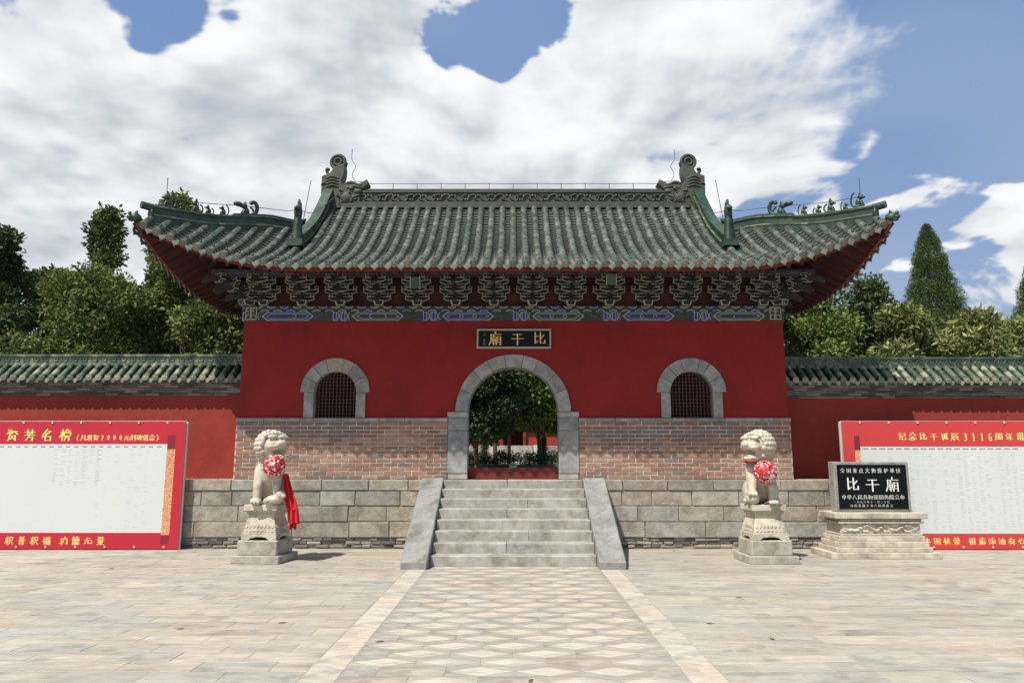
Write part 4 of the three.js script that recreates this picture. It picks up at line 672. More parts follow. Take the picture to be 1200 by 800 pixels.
function glyph(c, ch, x, y, s, w) {                       // top left x, y; size s; stroke weight w (share of s)
  const g = GLYPH[ch]; if (!g) return; c.lineCap = 'round'; c.lineJoin = 'round';
  for (const st of g.split(' ')) { const p = []; for (let i = 0; i + 1 < st.length; i += 2) p.push([x + parseInt(st[i], 16) / 16 * s, y + parseInt(st[i + 1], 16) / 16 * s]);
    for (let i = 0; i + 1 < p.length; i++) { const dx = Math.abs(p[i + 1][0] - p[i][0]), dy = Math.abs(p[i + 1][1] - p[i][1]); c.lineWidth = s * w * (dx > 2 * dy ? 0.6 : dy > 2 * dx ? 1.2 : 0.95); c.beginPath(); c.moveTo(...p[i]); c.lineTo(...p[i + 1]); c.stroke(); } }
}
function write(c, text, x, y, s, pitch, color, w = 0.1) { c.strokeStyle = color; [...text].forEach((ch, i) => glyph(c, ch, x + i * pitch, y, s, w)); }

// ------------------------------------------------------------------ name plaque over the arch
{
  const p = thing('name_plaque', 'dark name plaque with three gold characters above the archway', 'plaque', [0.015, 3.812, -WALL + 0.03]);
  const t = canvasTex(1024, 256, (c, w, h) => { c.fillStyle = '#10171c'; c.fillRect(0, 0, w, h); const r = rng(4); for (let i = 0; i < 500; i++) { c.fillStyle = r() < 0.5 ? '#172028' : '#0b1013'; c.fillRect(r() * w, r() * h, 8 + r() * 40, 2); }
    write(c, '廟干比', 150, 30, 195, 315, '#e0b878', 0.085); c.strokeStyle = '#9a8a68'; c.lineWidth = 5; for (let i = 0; i < 4; i++) { glyph(c, '立王文名'[i], 72, 50 + i * 42, 36, 0.12); } });
  part(p, 'panel', B(1.42, 0.36, 0.05, 0, 0.19, 0.02), new THREE.MeshPhysicalMaterial({ map: t, roughness: 0.5, specularIntensity: 0.3 }));
  const fr = mat({ color: lin(0.9, 0.84, 0.72), map: X.wood, roughness: 0.6 });
  for (const s of [-1, 1]) { part(p, 'frame_bar', chamferBox(1.47, 0.034, 0.085, 0.006), fr, 0, 0.19 + s * 0.178, 0.03); part(p, 'frame_bar', chamferBox(0.034, 0.322, 0.085, 0.006), fr, s * 0.718, 0.19, 0.03); }
}
// floodlights hung under the eave
for (const [px, py] of [[487, 331], [716, 327]]) {
  const q = at(px, py, 13.35), f = thing('floodlight', px < 600 ? 'small black floodlight under the eave above the plaque, before the window with the pale keystone' : 'small green-faced floodlight under the eave between bracket sets', 'floodlight', [q.x, q.y - 0.12, -13.35]);
  part(f, 'housing', boxUV(chamferBox(0.19, 0.24, 0.07, 0.01)), M.blackMetal, 0, 0.12, 0, 0).rotation.x = 0.25;
  part(f, 'glass_face', B(0.15, 0.20, 0.01, 0, 0.12, 0.045), mat({ color: lin(0.03, 0.055, 0.035), roughness: 0.15 })).rotation.x = 0.25;
  for (const s of [-1, 1]) part(f, 'rim', B(0.012, 0.24, 0.012, s * 0.088, 0.12, 0.05), mat({ color: lin(0.3, 0.4, 0.32), roughness: 0.5 })).rotation.x = 0.25;
  part(f, 'hanger', B(0.02, 0.24, 0.02, 0, 0.34, -0.05), M.blackMetal);
}

// ------------------------------------------------------------------ courtyard walls with tiled coping
function yardWall(s, label, drop, D) {
  const x0 = HW + 0.012, x1 = 15, T = 1.25, w = thing('courtyard_wall', label, 'wall', [0, 0, -D]), yT = 2.93 - drop;
  part(w, 'plaster', boxUV(new THREE.BoxGeometry(x1 - x0, yT - T, 0.4)), M.redWall, s * (x0 + x1) / 2, (yT + T) / 2, -0.2);
  // brick corbel courses, each a little further out
  const cg = [0, 1, 2, 3, 4].map((i) => boxUV(chamferBox(0.274, 0.046, 0.2, 0.004, 0.002), i * 0.37, i * 0.21));
  const n = 6; for (let k = 0; k < n; k++) { const h = 0.3 / n; for (let x = x0 + (k % 2) * 0.14 - 0.14, i = 0; x < 11.4; x += 0.278) { const a = Math.max(x, x0), wd = x + 0.278 - a; if (wd < 0.05) continue; part(w, 'corbel_brick', wd > 0.27 ? pick(cg) : boxUV(chamferBox(wd - 0.008, 0.05, 0.2, 0.004), R(), R()), pick(M.greyBricks), s * (a + wd / 2), yT + (k + 0.5) * h, -0.1 + 0.012 + k * 0.03 + (k % 2 ? 0.014 : 0) + rr(-0.004, 0.004)); }
    part(w, 'corbel_course', boxUV(new THREE.BoxGeometry(x1 - 11.3, h - 0.003, 0.2)), M.greyBricks[1], s * (x1 + 11.3) / 2, yT + (k + 0.5) * h, -0.1 + 0.012 + k * 0.03 + (k % 2 ? 0.014 : 0)); }
  part(w, 'corbel_core', boxUV(new THREE.BoxGeometry(x1 - x0, 0.31, 0.3)), M.greyBricks[3], s * (x0 + x1) / 2, yT + 0.155, -0.2);
  // tiled coping: half tubes on a slope and a low carved ridge
  const ey = yT + 0.335, ez = 0.25, ry = yT + 0.66, rz = -0.15, sl = Math.atan2(ry - ey, ez - rz), L = Math.hypot(ry - ey, ez - rz);
  part(w, 'coping_bed', boxUV(polyGeo((() => { const a = [V(0, ey - 0.03, ez), V(0, ry - 0.03, rz), V(0, ey - 0.03, 2 * rz - ez)], l = a.map((p) => V(x0, p.y, p.z)), r = a.map((p) => V(x1, p.y, p.z)); if (s < 0) { for (const p of [...l, ...r]) p.x *= -1; } return [[l[0], r[0], r[1], l[1]], [l[1], r[1], r[2], l[2]], [l[2], r[2], r[0], l[0]], l, r]; })())), M.pan);
  const rad = 0.058, tg = [0, 1, 2, 3].map((i) => boxUV(merge([finish(new THREE.CylinderGeometry(rad, rad * 0.94, L * 0.56, 10, 1, false).rotateX(Math.PI / 2))]), i * 0.3, i * 0.2));
  const dg = boxUV(merge([finish(new THREE.CylinderGeometry(rad + 0.004, rad + 0.004, 0.03, 12).rotateX(Math.PI / 2)), ball(0, 0, 0.013, 0.035, 0.035, 0.012, 5)]));
  const ds = new THREE.Shape(); ds.moveTo(-0.06, 0.01); ds.lineTo(0.06, 0.01); ds.quadraticCurveTo(0.05, -0.05, 0, -0.085); ds.quadraticCurveTo(-0.05, -0.05, -0.06, 0.01);
  const dripG = boxUV(new THREE.ExtrudeGeometry(ds, { depth: 0.015, bevelEnabled: false, curveSegments: 3 }));
  for (let x = x0 + 0.08, i = 0; x < 11.6; x += 0.19, i++) {
    const put = (g, name, y, z, m, rx) => { const o = part(w, name, g, m, s * x, y, z); o.rotation.x = rx; return o; };
    for (const k of [0.26, 0.76]) put(pick(tg), 'coping_tile', lerp(ey, ry, k) + 0.012, lerp(ez, rz, k), pick(M.wallTiles), sl);
    put(dg, 'eave_disc', ey + 0.01, ez + 0.02, pick(M.wallTiles), 0);
    const d = part(w, 'drip_tile', dripG, pick(M.wallTiles), s * (x + 0.095), ey - 0.02, ez - 0.005);
  }
  const rl = x1 - x0; const far = []; for (let x = 11.6; x < x1; x += 0.19) far.push(place(finish(new THREE.CylinderGeometry(rad, rad, L, 8).rotateX(Math.PI / 2)), s * x, (ey + ry) / 2, (ez + rz) / 2, 0, sl)); stuff(w, 'distant_coping_tiles', merge(far), M.wallTiles[0]);
  part(w, 'coping_ridge', boxUV(merge([B(rl, 0.06, 0.16, s * (x0 + x1) / 2, ry - 0.005, rz), B(rl, 0.13, 0.09, s * (x0 + x1) / 2, ry + 0.09, rz), B(rl, 0.045, 0.15, s * (x0 + x1) / 2, ry + 0.1775, rz)])), M.wallTiles[s > 0 ? 2 : 1]);
  const q = [], r = rng(8); for (let x = x0 + 0.1; x < 11.5; x += 0.2) { q.push(tube([V(s * x, ry + 0.045, rz + 0.047), V(s * (x + 0.05), ry + 0.13, rz + 0.055), V(s * (x + 0.11), ry + 0.12, rz + 0.05), V(s * (x + 0.1), ry + 0.07, rz + 0.055), V(s * (x + 0.17), ry + 0.05, rz + 0.047)], 0.012, 9, 4)); q.push(ball(s * (x + 0.17), ry + 0.11, rz + 0.047, 0.02, 0.02, 0.012, 4)); } stuff(w, 'ridge_scrolls', boxUV(merge(q)), M.wallTiles[1]);
}
yardWall(-1, 'sunlit red courtyard wall with tiled coping behind the board with the honour scroll roller', 0, 15.0);
yardWall(1, 'red courtyard wall with tiled coping behind the black inscribed stele', 0.06, 15.0);

// ------------------------------------------------------------------ donor boards
function donorBoard(x0, x1, label, draw, s) {
  const W = x1 - x0, H = 2.36, b = thing('donor_board', label, 'notice board', [(x0 + x1) / 2, 0, -14.08]);
  const t = canvasTex(2048, Math.round(2048 * H / W), (c, w, h) => draw(c, w, h, w / W));
  const sg = sheet((u, v) => V(lerp(-W / 2, W / 2, u), 0.015 + v * (H - 0.015), 0.006 * Math.sin(u * 23) * v * (1 - v) * 4 + 0.004 * Math.sin(u * 61) * v), 120, 12), p = sg.attributes.position, uv = sg.attributes.uv; for (let i = 0; i < p.count; i++) uv.setXY(i, p.getX(i) / W + 0.5, (p.getY(i) - 0.015) / (H - 0.015));
  part(b, 'banner', sg, mat({ map: t, roughness: 0.55, side: THREE.DoubleSide }), 0, 0, 0.03);
  const al = mat({ color: lin(0.62, 0.6, 0.58), roughness: 0.45, metalness: 0.3 });
  part(b, 'top_rail', chamferBox(W, 0.04, 0.04, 0.008), al, 0, H - 0.015, -0.012);
  part(b, 'bottom_rail', chamferBox(W, 0.04, 0.04, 0.008), al, 0, 0.035, -0.012);
  for (const e of [-1, 1]) part(b, 'side_post', chamferBox(0.045, H - 0.01, 0.06, 0.008), e === s ? al : M.blackMetal, e * (W / 2 + 0.0), H / 2 - 0.005, -0.03);
  for (let x = -W / 2 + 1.5; x < W / 2; x += 2) part(b, 'back_post', chamferBox(0.04, H - 0.08, 0.03, 0.006), M.blackMetal, x, H / 2 - 0.04, -0.05);
  const tie = ball(0, 0, 0, 0.018, 0.018, 0.01, 5), tm = mat({ color: lin(0.8, 0.75, 0.7) });
  for (let x = 0.35; x < 4.4; x += 0.545) { const xx = s * (W / 2 - x); part(b, 'banner_tie', tie, tm, xx, H - 0.03, 0.04); part(b, 'banner_tie', tie, tm, xx + 0.1, 0.05, 0.04); }
  return b;
}
const RED = '#b51b30', GOLD = '#f3dd7c';
function nameRows(c, r, x0, x1, y0, y1, colW, rowH, dens) {
  for (let x = x0; x < x1 - colW * 0.5; x += colW) { const d = dens(x), k = d * (0.35 + r() * 0.9); for (let y = y0; y < y1; y += rowH) { const dd = k * (0.4 + r()); if (r() > dd * 1.6) continue; c.fillStyle = `rgba(96,98,104,${clamp(0.10 + dd * 0.34, 0, 0.5)})`; for (let q = x + 2; q < x + colW * (0.3 + r() * 0.5); q += 5) c.fillRect(q, y + r() * 1.2, 3 + r() * 2, rowH * 0.34); } }
}
function scrollBar(c, x, y0, y1, w, lean) { const r = rng(12);
  for (let y = y0; y < y1; y++) { const t = (y - y0) / (y1 - y0), xx = x - lean * t, end = t < 0.13 || t > 0.92; for (let k = 0; k < w; k += 3) { const q = Math.abs(k / w - 0.5) * 2; c.fillStyle = end ? ['#6d1428', '#4c0d1c', '#842038'][(k / 3 | 0) % 3] : r() < 0.3 ? '#9a5a22' : r() < 0.5 ? '#e6cf86' : '#fdf1c4'; c.fillRect(xx + k, y, 3, 1); } } }
donorBoard(-14.2, -6.19, 'crimson and white donor name board next to the lion wearing the sash', (c, w, h, k) => {
  c.fillStyle = RED; c.fillRect(0, 0, w, h); const xp = (px, py = 560) => (at(px, py, 14.05).x + 14.2) * k, yp = (py) => h - (at(100, py, 14.05).y - 0.015) * k;
  c.fillStyle = '#cdd1ce'; c.beginPath(); c.moveTo(0, yp(519.5)); c.lineTo(xp(193), yp(519.5)); c.lineTo(xp(193), yp(624)); c.lineTo(0, yp(624)); c.fill();
  const P = xp(101) - xp(80.5); write(c, '捐资芳名榜', xp(7.5, 510) - P * 1.02, yp(502.5), P * 0.68, P * 1.02, '#5c0c10', 0.12); write(c, '捐资芳名榜', xp(7, 510) - P * 1.02, yp(502), P * 0.68, P * 1.02, GOLD, 0.108);
  write(c, '（凡捐资2000元刻碑留念）', xp(86.5, 512), yp(508.5), P * 0.34, (xp(190) - xp(86.5)) / 14.0, GOLD, 0.12);
  write(c, '积善积福', xp(5.5, 633), yp(628.5), P * 0.46, xp(20) - xp(5.5), GOLD, 0.105); write(c, '功德无量', xp(69, 633), yp(628.5), P * 0.46, xp(83.3) - xp(69), GOLD, 0.108);
  const r = rng(21); c.fillStyle = '#55575c'; for (let x = xp(0) - 20; x < xp(188); x += 40) { for (let q = 0; q < 3; q++) c.fillRect(x + q * 7, yp(522), 5, 6); }
  nameRows(c, r, xp(60), xp(120), yp(526), yp(568), 34, 11, () => 0.75); nameRows(c, r, xp(112), xp(182), yp(526), yp(622), 38, 11, () => 0.22);
  scrollBar(c, xp(193), yp(509), yp(637), xp(202.5) - xp(193), 0);
}, 1);
donorBoard(6.2, 14.2, 'coral red and white donor name board partly behind the black stele', (c, w, h, k) => {
  c.fillStyle = '#c23a38'; c.fillRect(0, 0, w, h); const xp = (px, py = 560) => (at(px, py, 14.05).x - 6.2) * k, yp = (py) => h - (at(1100, py, 14.05).y - 0.015) * k;
  c.fillStyle = '#cdd1ce'; c.fillRect(xp(1011), yp(522.5), w, yp(625) - yp(522.5));
  const P = (xp(1194) - xp(1053)) / 11.45; let x = xp(1053, 512); for (const ch of '纪念比干诞辰3116周年捐') { const digit = /\d/.test(ch); for (const [o, col] of [[1.5, '#5c0c10'], [0, GOLD]]) { c.strokeStyle = col; glyph(c, ch, x + o - (digit ? P * 0.1 : 0), yp(506) + o, P * (digit ? 0.86 : 0.76), 0.12); } x += P * (digit ? 0.8 : 1.02); }
  const q = (xp(1107) - xp(1089)) * 0.63; write(c, '本固枝荣', xp(1083, 633), yp(629.5), q * 0.74, q, GOLD, 0.108); write(c, '祖庙添油', xp(1136, 633), yp(629.5), q * 0.74, q, GOLD, 0.108); write(c, '有心', xp(1182, 633), yp(629.5), q * 0.74, q, GOLD, 0.108);
  const r = rng(33); c.fillStyle = '#55575c'; for (let xx = xp(1014); xx < xp(1200); xx += 40) for (let z = 0; z < 4; z++) c.fillRect(xx + z * 7, yp(524.5), 5, 6);
  nameRows(c, r, xp(1042), xp(1205), yp(529), yp(622), 33, 10.5, (xx) => 0.3 + 0.3 * vnoise(xx * 0.02, 1, 64, 9));
  scrollBar(c, xp(1004.5), yp(510), yp(640), xp(1011) - xp(1004.5), 0);
}, -1);

// ------------------------------------------------------------------ stone lions on pedestals
const smin = (a, b, k) => { const h = clamp(0.5 + 0.5 * (b - a) / k); return lerp(b, a, h) - k * h * (1 - h); };
const ell = (x, y, z, cx, cy, cz, rx, ry, rz) => { const px = (x - cx) / rx, py = (y - cy) / ry, pz = (z - cz) / rz, l = Math.sqrt(px * px + py * py + pz * pz); return (l - 1) * Math.min(rx, ry, rz); };
function capsule(x, y, z, a, b, r0, r1) { const bx = b[0] - a[0], by = b[1] - a[1], bz = b[2] - a[2], t = clamp(((x - a[0]) * bx + (y - a[1]) * by + (z - a[2]) * bz) / (bx * bx + by * by + bz * bz)); return Math.hypot(x - a[0] - bx * t, y - a[1] - by * t, z - a[2] - bz * t) - lerp(r0, r1, t); }
function lionGeo(turn, tilt, pawBall, cub, open) {
  const ct = Math.cos(turn), st = Math.sin(turn), HX = 0.03 * Math.sin(turn), HY = 0.935, HZ = 0.13, HS = 1.16;
  const curls = []; for (let r = 0; r < 8; r++) { const el = -0.85 + r * 0.315, n = Math.max(3, Math.round(17 * Math.cos(el))); for (let i = 0; i < n; i++) { const az = Math.PI * 0.36 + (i + (r % 2) * 0.5) / n * Math.PI * 1.28; if (az > Math.PI * 1.64) continue; curls.push([Math.sin(az) * Math.cos(el) * 0.205, Math.sin(el) * 0.195 + 0.02, Math.cos(az) * Math.cos(el) * 0.20 - 0.02]); } }
  for (let i = 0; i < 7; i++) { const a = (i / 6 - 0.5) * 2.2; curls.push([Math.sin(a) * 0.16, 0.185 - Math.abs(a) * 0.03, 0.09 - Math.abs(a) * 0.02]); }
  const head = (x, y, z) => {                            // in the head's own axes, face towards +z
    let d = ell(x, y, z, 0, 0.0, 0.0, 0.18, 0.19, 0.185); y -= 0.035;
    d = smin(d, ell(x, y, z, 0, -0.03, 0.15, 0.125, 0.085, 0.12), 0.02);           // muzzle
    d = smin(d, ell(x, y, z, 0, 0.0, 0.262, 0.062, 0.045, 0.04), 0.012);         // nose
    d = smin(d, ell(x, y, z, 0, -0.195, 0.12, 0.10, 0.05, 0.145), 0.03);         // lower jaw
    for (const s of [-1, 1]) { d = smin(d, ell(x, y, z, s * 0.085, 0.095, 0.155, 0.075, 0.034, 0.05), 0.015); d = smin(d, ell(x, y, z, s * 0.082, 0.045, 0.165, 0.04, 0.034, 0.036), 0.004); d = smin(d, ell(x, y, z, s * 0.175, 0.05, 0.04, 0.03, 0.06, 0.05), 0.02); d = smin(d, ell(x, y, z, s * 0.11, -0.03, 0.14, 0.045, 0.055, 0.07), 0.03); }
    y += 0.035; for (const q of curls) { const e = Math.hypot(x - q[0], y - q[1], z - q[2]); if (e < 0.1) d = smin(d, e - 0.039, 0.005); }
    d += 0.004 * Math.sin(y * 95) * sstep(0.13, 0.17, z) * sstep(0.06, 0.1, Math.abs(x));
    return d;
  };
  const locks = []; for (let r = 0; r < 4; r++) for (let i = 0; i < 9; i++) { const az = Math.PI * (0.42 + 1.16 * (i + (r % 2) * 0.5) / 8.5); locks.push([Math.sin(az) * 0.185, 0.80 - r * 0.062, 0.03 + Math.cos(az) * 0.175]); }
  const f = (x, y, z) => {
    let d = ell(x, y, z, 0, 0.30, -0.14, 0.21, 0.30, 0.24);
    d = smin(d, ell(x, y, z, 0, 0.50, 0.03, 0.205, 0.25, 0.20), 0.10);
    d = smin(d, capsule(x, y, z, [0, 0.6, 0.02], [0, 0.84, 0.03], 0.19, 0.165), 0.06);
    for (const s of [-1, 1]) {
      d = smin(d, ell(x, y, z, s * 0.19, 0.19, -0.10, 0.10, 0.19, 0.20), 0.03);
      d = smin(d, ell(x, y, z, s * 0.22, 0.055, 0.06, 0.075, 0.055, 0.12), 0.03);
      const lift = (pawBall && s < 0) ? 0.13 : 0;
      d = smin(d, capsule(x, y, z, [s * 0.15, 0.54, 0.10], [s * 0.155, 0.30, 0.19], 0.095, 0.075), 0.04);
      d = smin(d, capsule(x, y, z, [s * 0.155, 0.30, 0.19], [s * 0.16, 0.07 + lift, 0.20 + lift * 0.5], 0.075, 0.062), 0.03);
      d = smin(d, ell(x, y, z, s * 0.16, 0.05 + lift, 0.25 + lift * 0.4, 0.085, 0.05, 0.10), 0.02);
      for (let t = -1; t <= 1; t++) d = smin(d, ell(x, y, z, s * 0.16 + t * 0.05, 0.04 + lift, 0.325 + lift * 0.4, 0.03, 0.035, 0.04), 0.008);
    }
    if (pawBall) d = Math.min(d, Math.hypot(x + 0.16, y - 0.10, z - 0.28) - 0.105);
    if (cub) { d = smin(d, ell(x, y, z, 0.14, 0.085, 0.33, 0.14, 0.075, 0.08), 0.015); d = smin(d, Math.hypot(x - 0.24, y - 0.16, z - 0.34) - 0.075, 0.02); d = smin(d, ell(x, y, z, 0.29, 0.14, 0.38, 0.04, 0.035, 0.045), 0.01); d = smin(d, ell(x, y, z, 0.02, 0.06, 0.36, 0.05, 0.05, 0.05), 0.02); }
    d = smin(d, capsule(x, y, z, [0, 0.08, -0.34], [0, 0.42, -0.40], 0.06, 0.07), 0.03);
    if (y > 0.5 && y < 0.92 && z < 0.2) for (const q of locks) { const e = Math.hypot(x - q[0], (y - q[1]) * 0.8, z - q[2]); if (e < 0.1) d = smin(d, e - 0.034, 0.006); }
    d = Math.min(d, Math.hypot(Math.hypot(x, z - 0.03) - 0.195, y - 0.62 - (z - 0.03) * 0.25 * -1) - 0.022);   // collar
    d = Math.min(d, Math.hypot(x, y - 0.55, z - 0.235) - 0.045);
    d = Math.max(d, -y + 0.002);
    const X1 = x - HX, Y1 = y - HY, Z1 = z - HZ; if (X1 * X1 + Y1 * Y1 + Z1 * Z1 < 0.2) { const hx = (X1 * ct - Z1 * st) / HS, hz = (X1 * st + Z1 * ct) / HS; const hy = Y1 / HS + hz * tilt, hq = hz - tilt * Y1 / HS; d = smin(d, head(hx, hy, hq) * HS, 0.025); d = Math.max(d, -ell(hx, hy, hq, 0, -0.083, 0.25, 0.125, open, 0.14)); d = Math.min(d, ell(hx, hy, hq, 0, -0.12, 0.15, 0.055, 0.018, 0.08)); }
    return d;
  };
  return sdfGeo(f, [-0.48, -0.02, -0.54], [0.48, 1.26, 0.54], 110);
}
function pedestal(x, label, ry) {
  const p = thing('lion_pedestal', label, 'pedestal', [x, 0, -12.52], ry);
  part(p, 'base_slab', boxUV(chamferBox(0.80, 0.12, 0.80, 0.01, 0.003), x, 1), M.lionGrey, 0, 0.0605, 0);
  part(p, 'plinth_block', boxUV(chamferBox(0.66, 0.235, 0.66, 0.014, 0.004), x + 1, 2), M.lionGrey, 0, 0.2385, 0);
  // feet with an arched gap, flared body with carved panels, waist with lotus petals, top slab
  const foot = new THREE.Shape(); foot.moveTo(-0.29, 0); foot.lineTo(-0.29, 0.09); foot.lineTo(0.29, 0.09); foot.lineTo(0.29, 0); foot.lineTo(0.19, 0); foot.quadraticCurveTo(0.15, 0.015, 0.13, 0.04); foot.quadraticCurveTo(0, 0.062, -0.13, 0.04); foot.quadraticCurveTo(-0.15, 0.015, -0.19, 0); foot.closePath();
  for (const r of [0, 1, 2, 3]) { const g = new THREE.ExtrudeGeometry(foot, { depth: 0.05, bevelEnabled: false }).translate(0, 0, 0.24 + (r % 2) * 0.001); g.rotateY(r * Math.PI / 2); if (r % 2) g.scale(1, 1, 0.8); part(p, 'foot_panel', boxUV(g, r, 0), M.lion, 0, 0.357, 0); }
  const ring = (pr) => { const F = []; for (let i = 0; i + 1 < pr.length; i++) for (let k = 0; k < 4; k++) { const c = (w, y, q) => { const a = q * Math.PI / 2 + Math.PI / 4; return V(Math.sin(a) * w * Math.SQRT2, y, Math.cos(a) * w * Math.SQRT2); }; F.push([c(pr[i][0], pr[i][1], k), c(pr[i + 1][0], pr[i + 1][1], k), c(pr[i + 1][0], pr[i + 1][1], k - 1), c(pr[i][0], pr[i][1], k - 1)].reverse()); } return polyGeo(F); };
  part(p, 'body', boxUV(merge([ring([[0.285, 0.448], [0.285, 0.47], [0.272, 0.473], [0.27, 0.52], [0.268, 0.523], [0.252, 0.60], [0.225, 0.675], [0.215, 0.70], [0.215, 0.765], [0.25, 0.80], [0.25, 0.815]])]), x * 0.7, 0), M.lion);
  const carve = []; for (let k = 0; k < 4; k++) for (let i = 0; i < 8; i++) { const u = (i - 3.5) * 0.062; const g = ball(u, 0.785, 0.232, 0.026, 0.03, 0.018, 5).rotateY(k * Math.PI / 2); carve.push(g); const h = ball(u, 0.56, 0.262, 0.022, 0.035, 0.012, 4).rotateY(k * Math.PI / 2); carve.push(h); carve.push(ball(u, 0.495, 0.272, 0.024, 0.014, 0.01, 4).rotateY(k * Math.PI / 2)); }
  stuff(p, 'lotus_carving', boxUV(merge(carve)), M.lion);
  part(p, 'top_slab', boxUV(chamferBox(0.56, 0.095, 0.56, 0.008), x, 3), M.lion, 0, 0.8635, 0);
}
pedestal(-4.07, 'carved stone pedestal under the lion wearing the red sash', -0.1); pedestal(4.13, 'carved stone pedestal under the lion with its paw on a ball', 0.04);
const lionL = part(scene, 'stone_lion', lionGeo(0.75, -0.05, false, true, 0.034), M.lion, -4.05, 0.912, -12.54, 0.12);
tag(lionL, 'seated stone guardian lion with a cub and a long red sash', 'lion statue', 'stone guardian lions');
const lionR = part(scene, numbered('stone_lion_').replace('stone_lion_', 'stone_lion_001'), lionGeo(-0.85, 0.02, true, false, 0.05), M.lion, 4.12, 0.912, -12.54, -0.22);
tag(lionR, 'seated stone guardian lion with its paw on a ball and open mouth', 'lion statue', 'stone guardian lions');
// rosettes of folded ribbon and the red sash
function rosette(x, y, z, r, label, seed) {
  const g = rng(seed), q = [], col = [], n = 320;
  const add = (geo, c) => { geo = finish(geo); q.push(geo); for (let i = 0; i < geo.attributes.position.count; i++) col.push(...c); };
  add(new THREE.IcosahedronGeometry(r * 0.7, 2), [0.35, 0.01, 0.02]);
  for (let i = 0; i < n; i++) { const yy = 1 - 2 * (i + 0.5) / n, a = i * 2.39996, s = Math.sqrt(1 - yy * yy), dir = V(Math.cos(a) * s, yy, Math.sin(a) * s), w = r * (0.105 + g() * 0.055), l = r * (0.32 + g() * 0.12);
    const loop = new THREE.CylinderGeometry(w, w * 0.7, r * (0.12 + g() * 0.14), 8, 1, true).rotateZ(Math.PI / 2).rotateX(g() * 3); loop.rotateY(g() * 6);
    loop.applyMatrix4(new THREE.Matrix4().makeRotationFromQuaternion(new THREE.Quaternion().setFromUnitVectors(V(0, 1, 0), dir))).translate(dir.x * (r - w - l * 0.1), dir.y * (r - w - l * 0.1), dir.z * (r - w - l * 0.1));
    const k = g(); add(loop, k < 0.36 ? [0.82, 0.60, 0.58] : k < 0.55 ? [0.62, 0.12, 0.13] : [0.50, 0.012, 0.03]); }
  const geo = merge(q); geo.setAttribute('color', new THREE.Float32BufferAttribute(col, 3));
  const t = thing('ribbon_rosette', label, 'rosette', [x, y, z], 0, 'red ribbon rosettes on the lions'); part(t, 'ribbon_loops', geo, mat({ vertexColors: true, roughness: 0.6, side: THREE.DoubleSide })); return t;
}
const clothRed = mat({ color: lin(0.55, 0.012, 0.016), roughness: 0.75, side: THREE.DoubleSide });
{
  const a = at(321, 546, 12.17), b = at(897, 553, 12.17);
  const r1 = rosette(a.x, a.y, a.z, 0.185, 'round red and white ribbon rosette on the lion with the sash', 5);
  const r2 = rosette(b.x, b.y, b.z, 0.195, 'round red and white ribbon rosette hung beside the lion with open mouth', 6);
  part(r2, 'collar_ribbon', tube([V(-0.05, 0.12, -0.12), V(-0.13, 0.15, -0.13), V(-0.19, 0.155, -0.17), V(-0.23, 0.16, -0.26), V(-0.22, 0.17, -0.38), V(-0.15, 0.18, -0.5)], 0.016, 40, 6), clothRed);
  // sash: two folded tails of cloth hanging down the lion's flank
  const s = thing('red_sash', 'long red cloth sash hanging down the flank of the lion with the cub', 'sash', [0, 0, 0]);
  const tail = (P, w, ph) => sheet((u, v) => { const t = v * (P.length - 1), i = Math.min(P.length - 2, Math.floor(t)), p = P[i].clone().lerp(P[i + 1], t - i), k = u - 0.5, wd = w * (0.45 + 0.75 * Math.sin(Math.min(1, v * 1.3 + 0.15) * 1.6)); return p.add(V(k * wd, 0.012 * Math.sin(u * 9 + v * 9), 0.028 * Math.sin(u * 14 + ph + v * 3))); }, 18, 26);
  const pt = (px, py, D) => at(px, py, D);
  part(s, 'cloth_tail', tail([pt(335, 557, 12.40), pt(338, 575, 12.30), pt(343, 598, 12.26), pt(344, 613, 12.25)], 0.15, 0), clothRed);
  part(s, 'cloth_tail', tail([pt(336, 562, 12.44), pt(340, 585, 12.33), pt(343, 605, 12.30), pt(342, 620, 12.285)], 0.11, 2), clothRed);
  part(s, 'cloth_knot', boxUV(merge([ball(pt(335, 559, 12.42).x, pt(335, 559, 12.42).y, -12.42, 0.05, 0.06, 0.05), ball(pt(343, 597, 12.27).x, pt(343, 597, 12.27).y, -12.29, 0.04, 0.025, 0.035)])), clothRed);
}

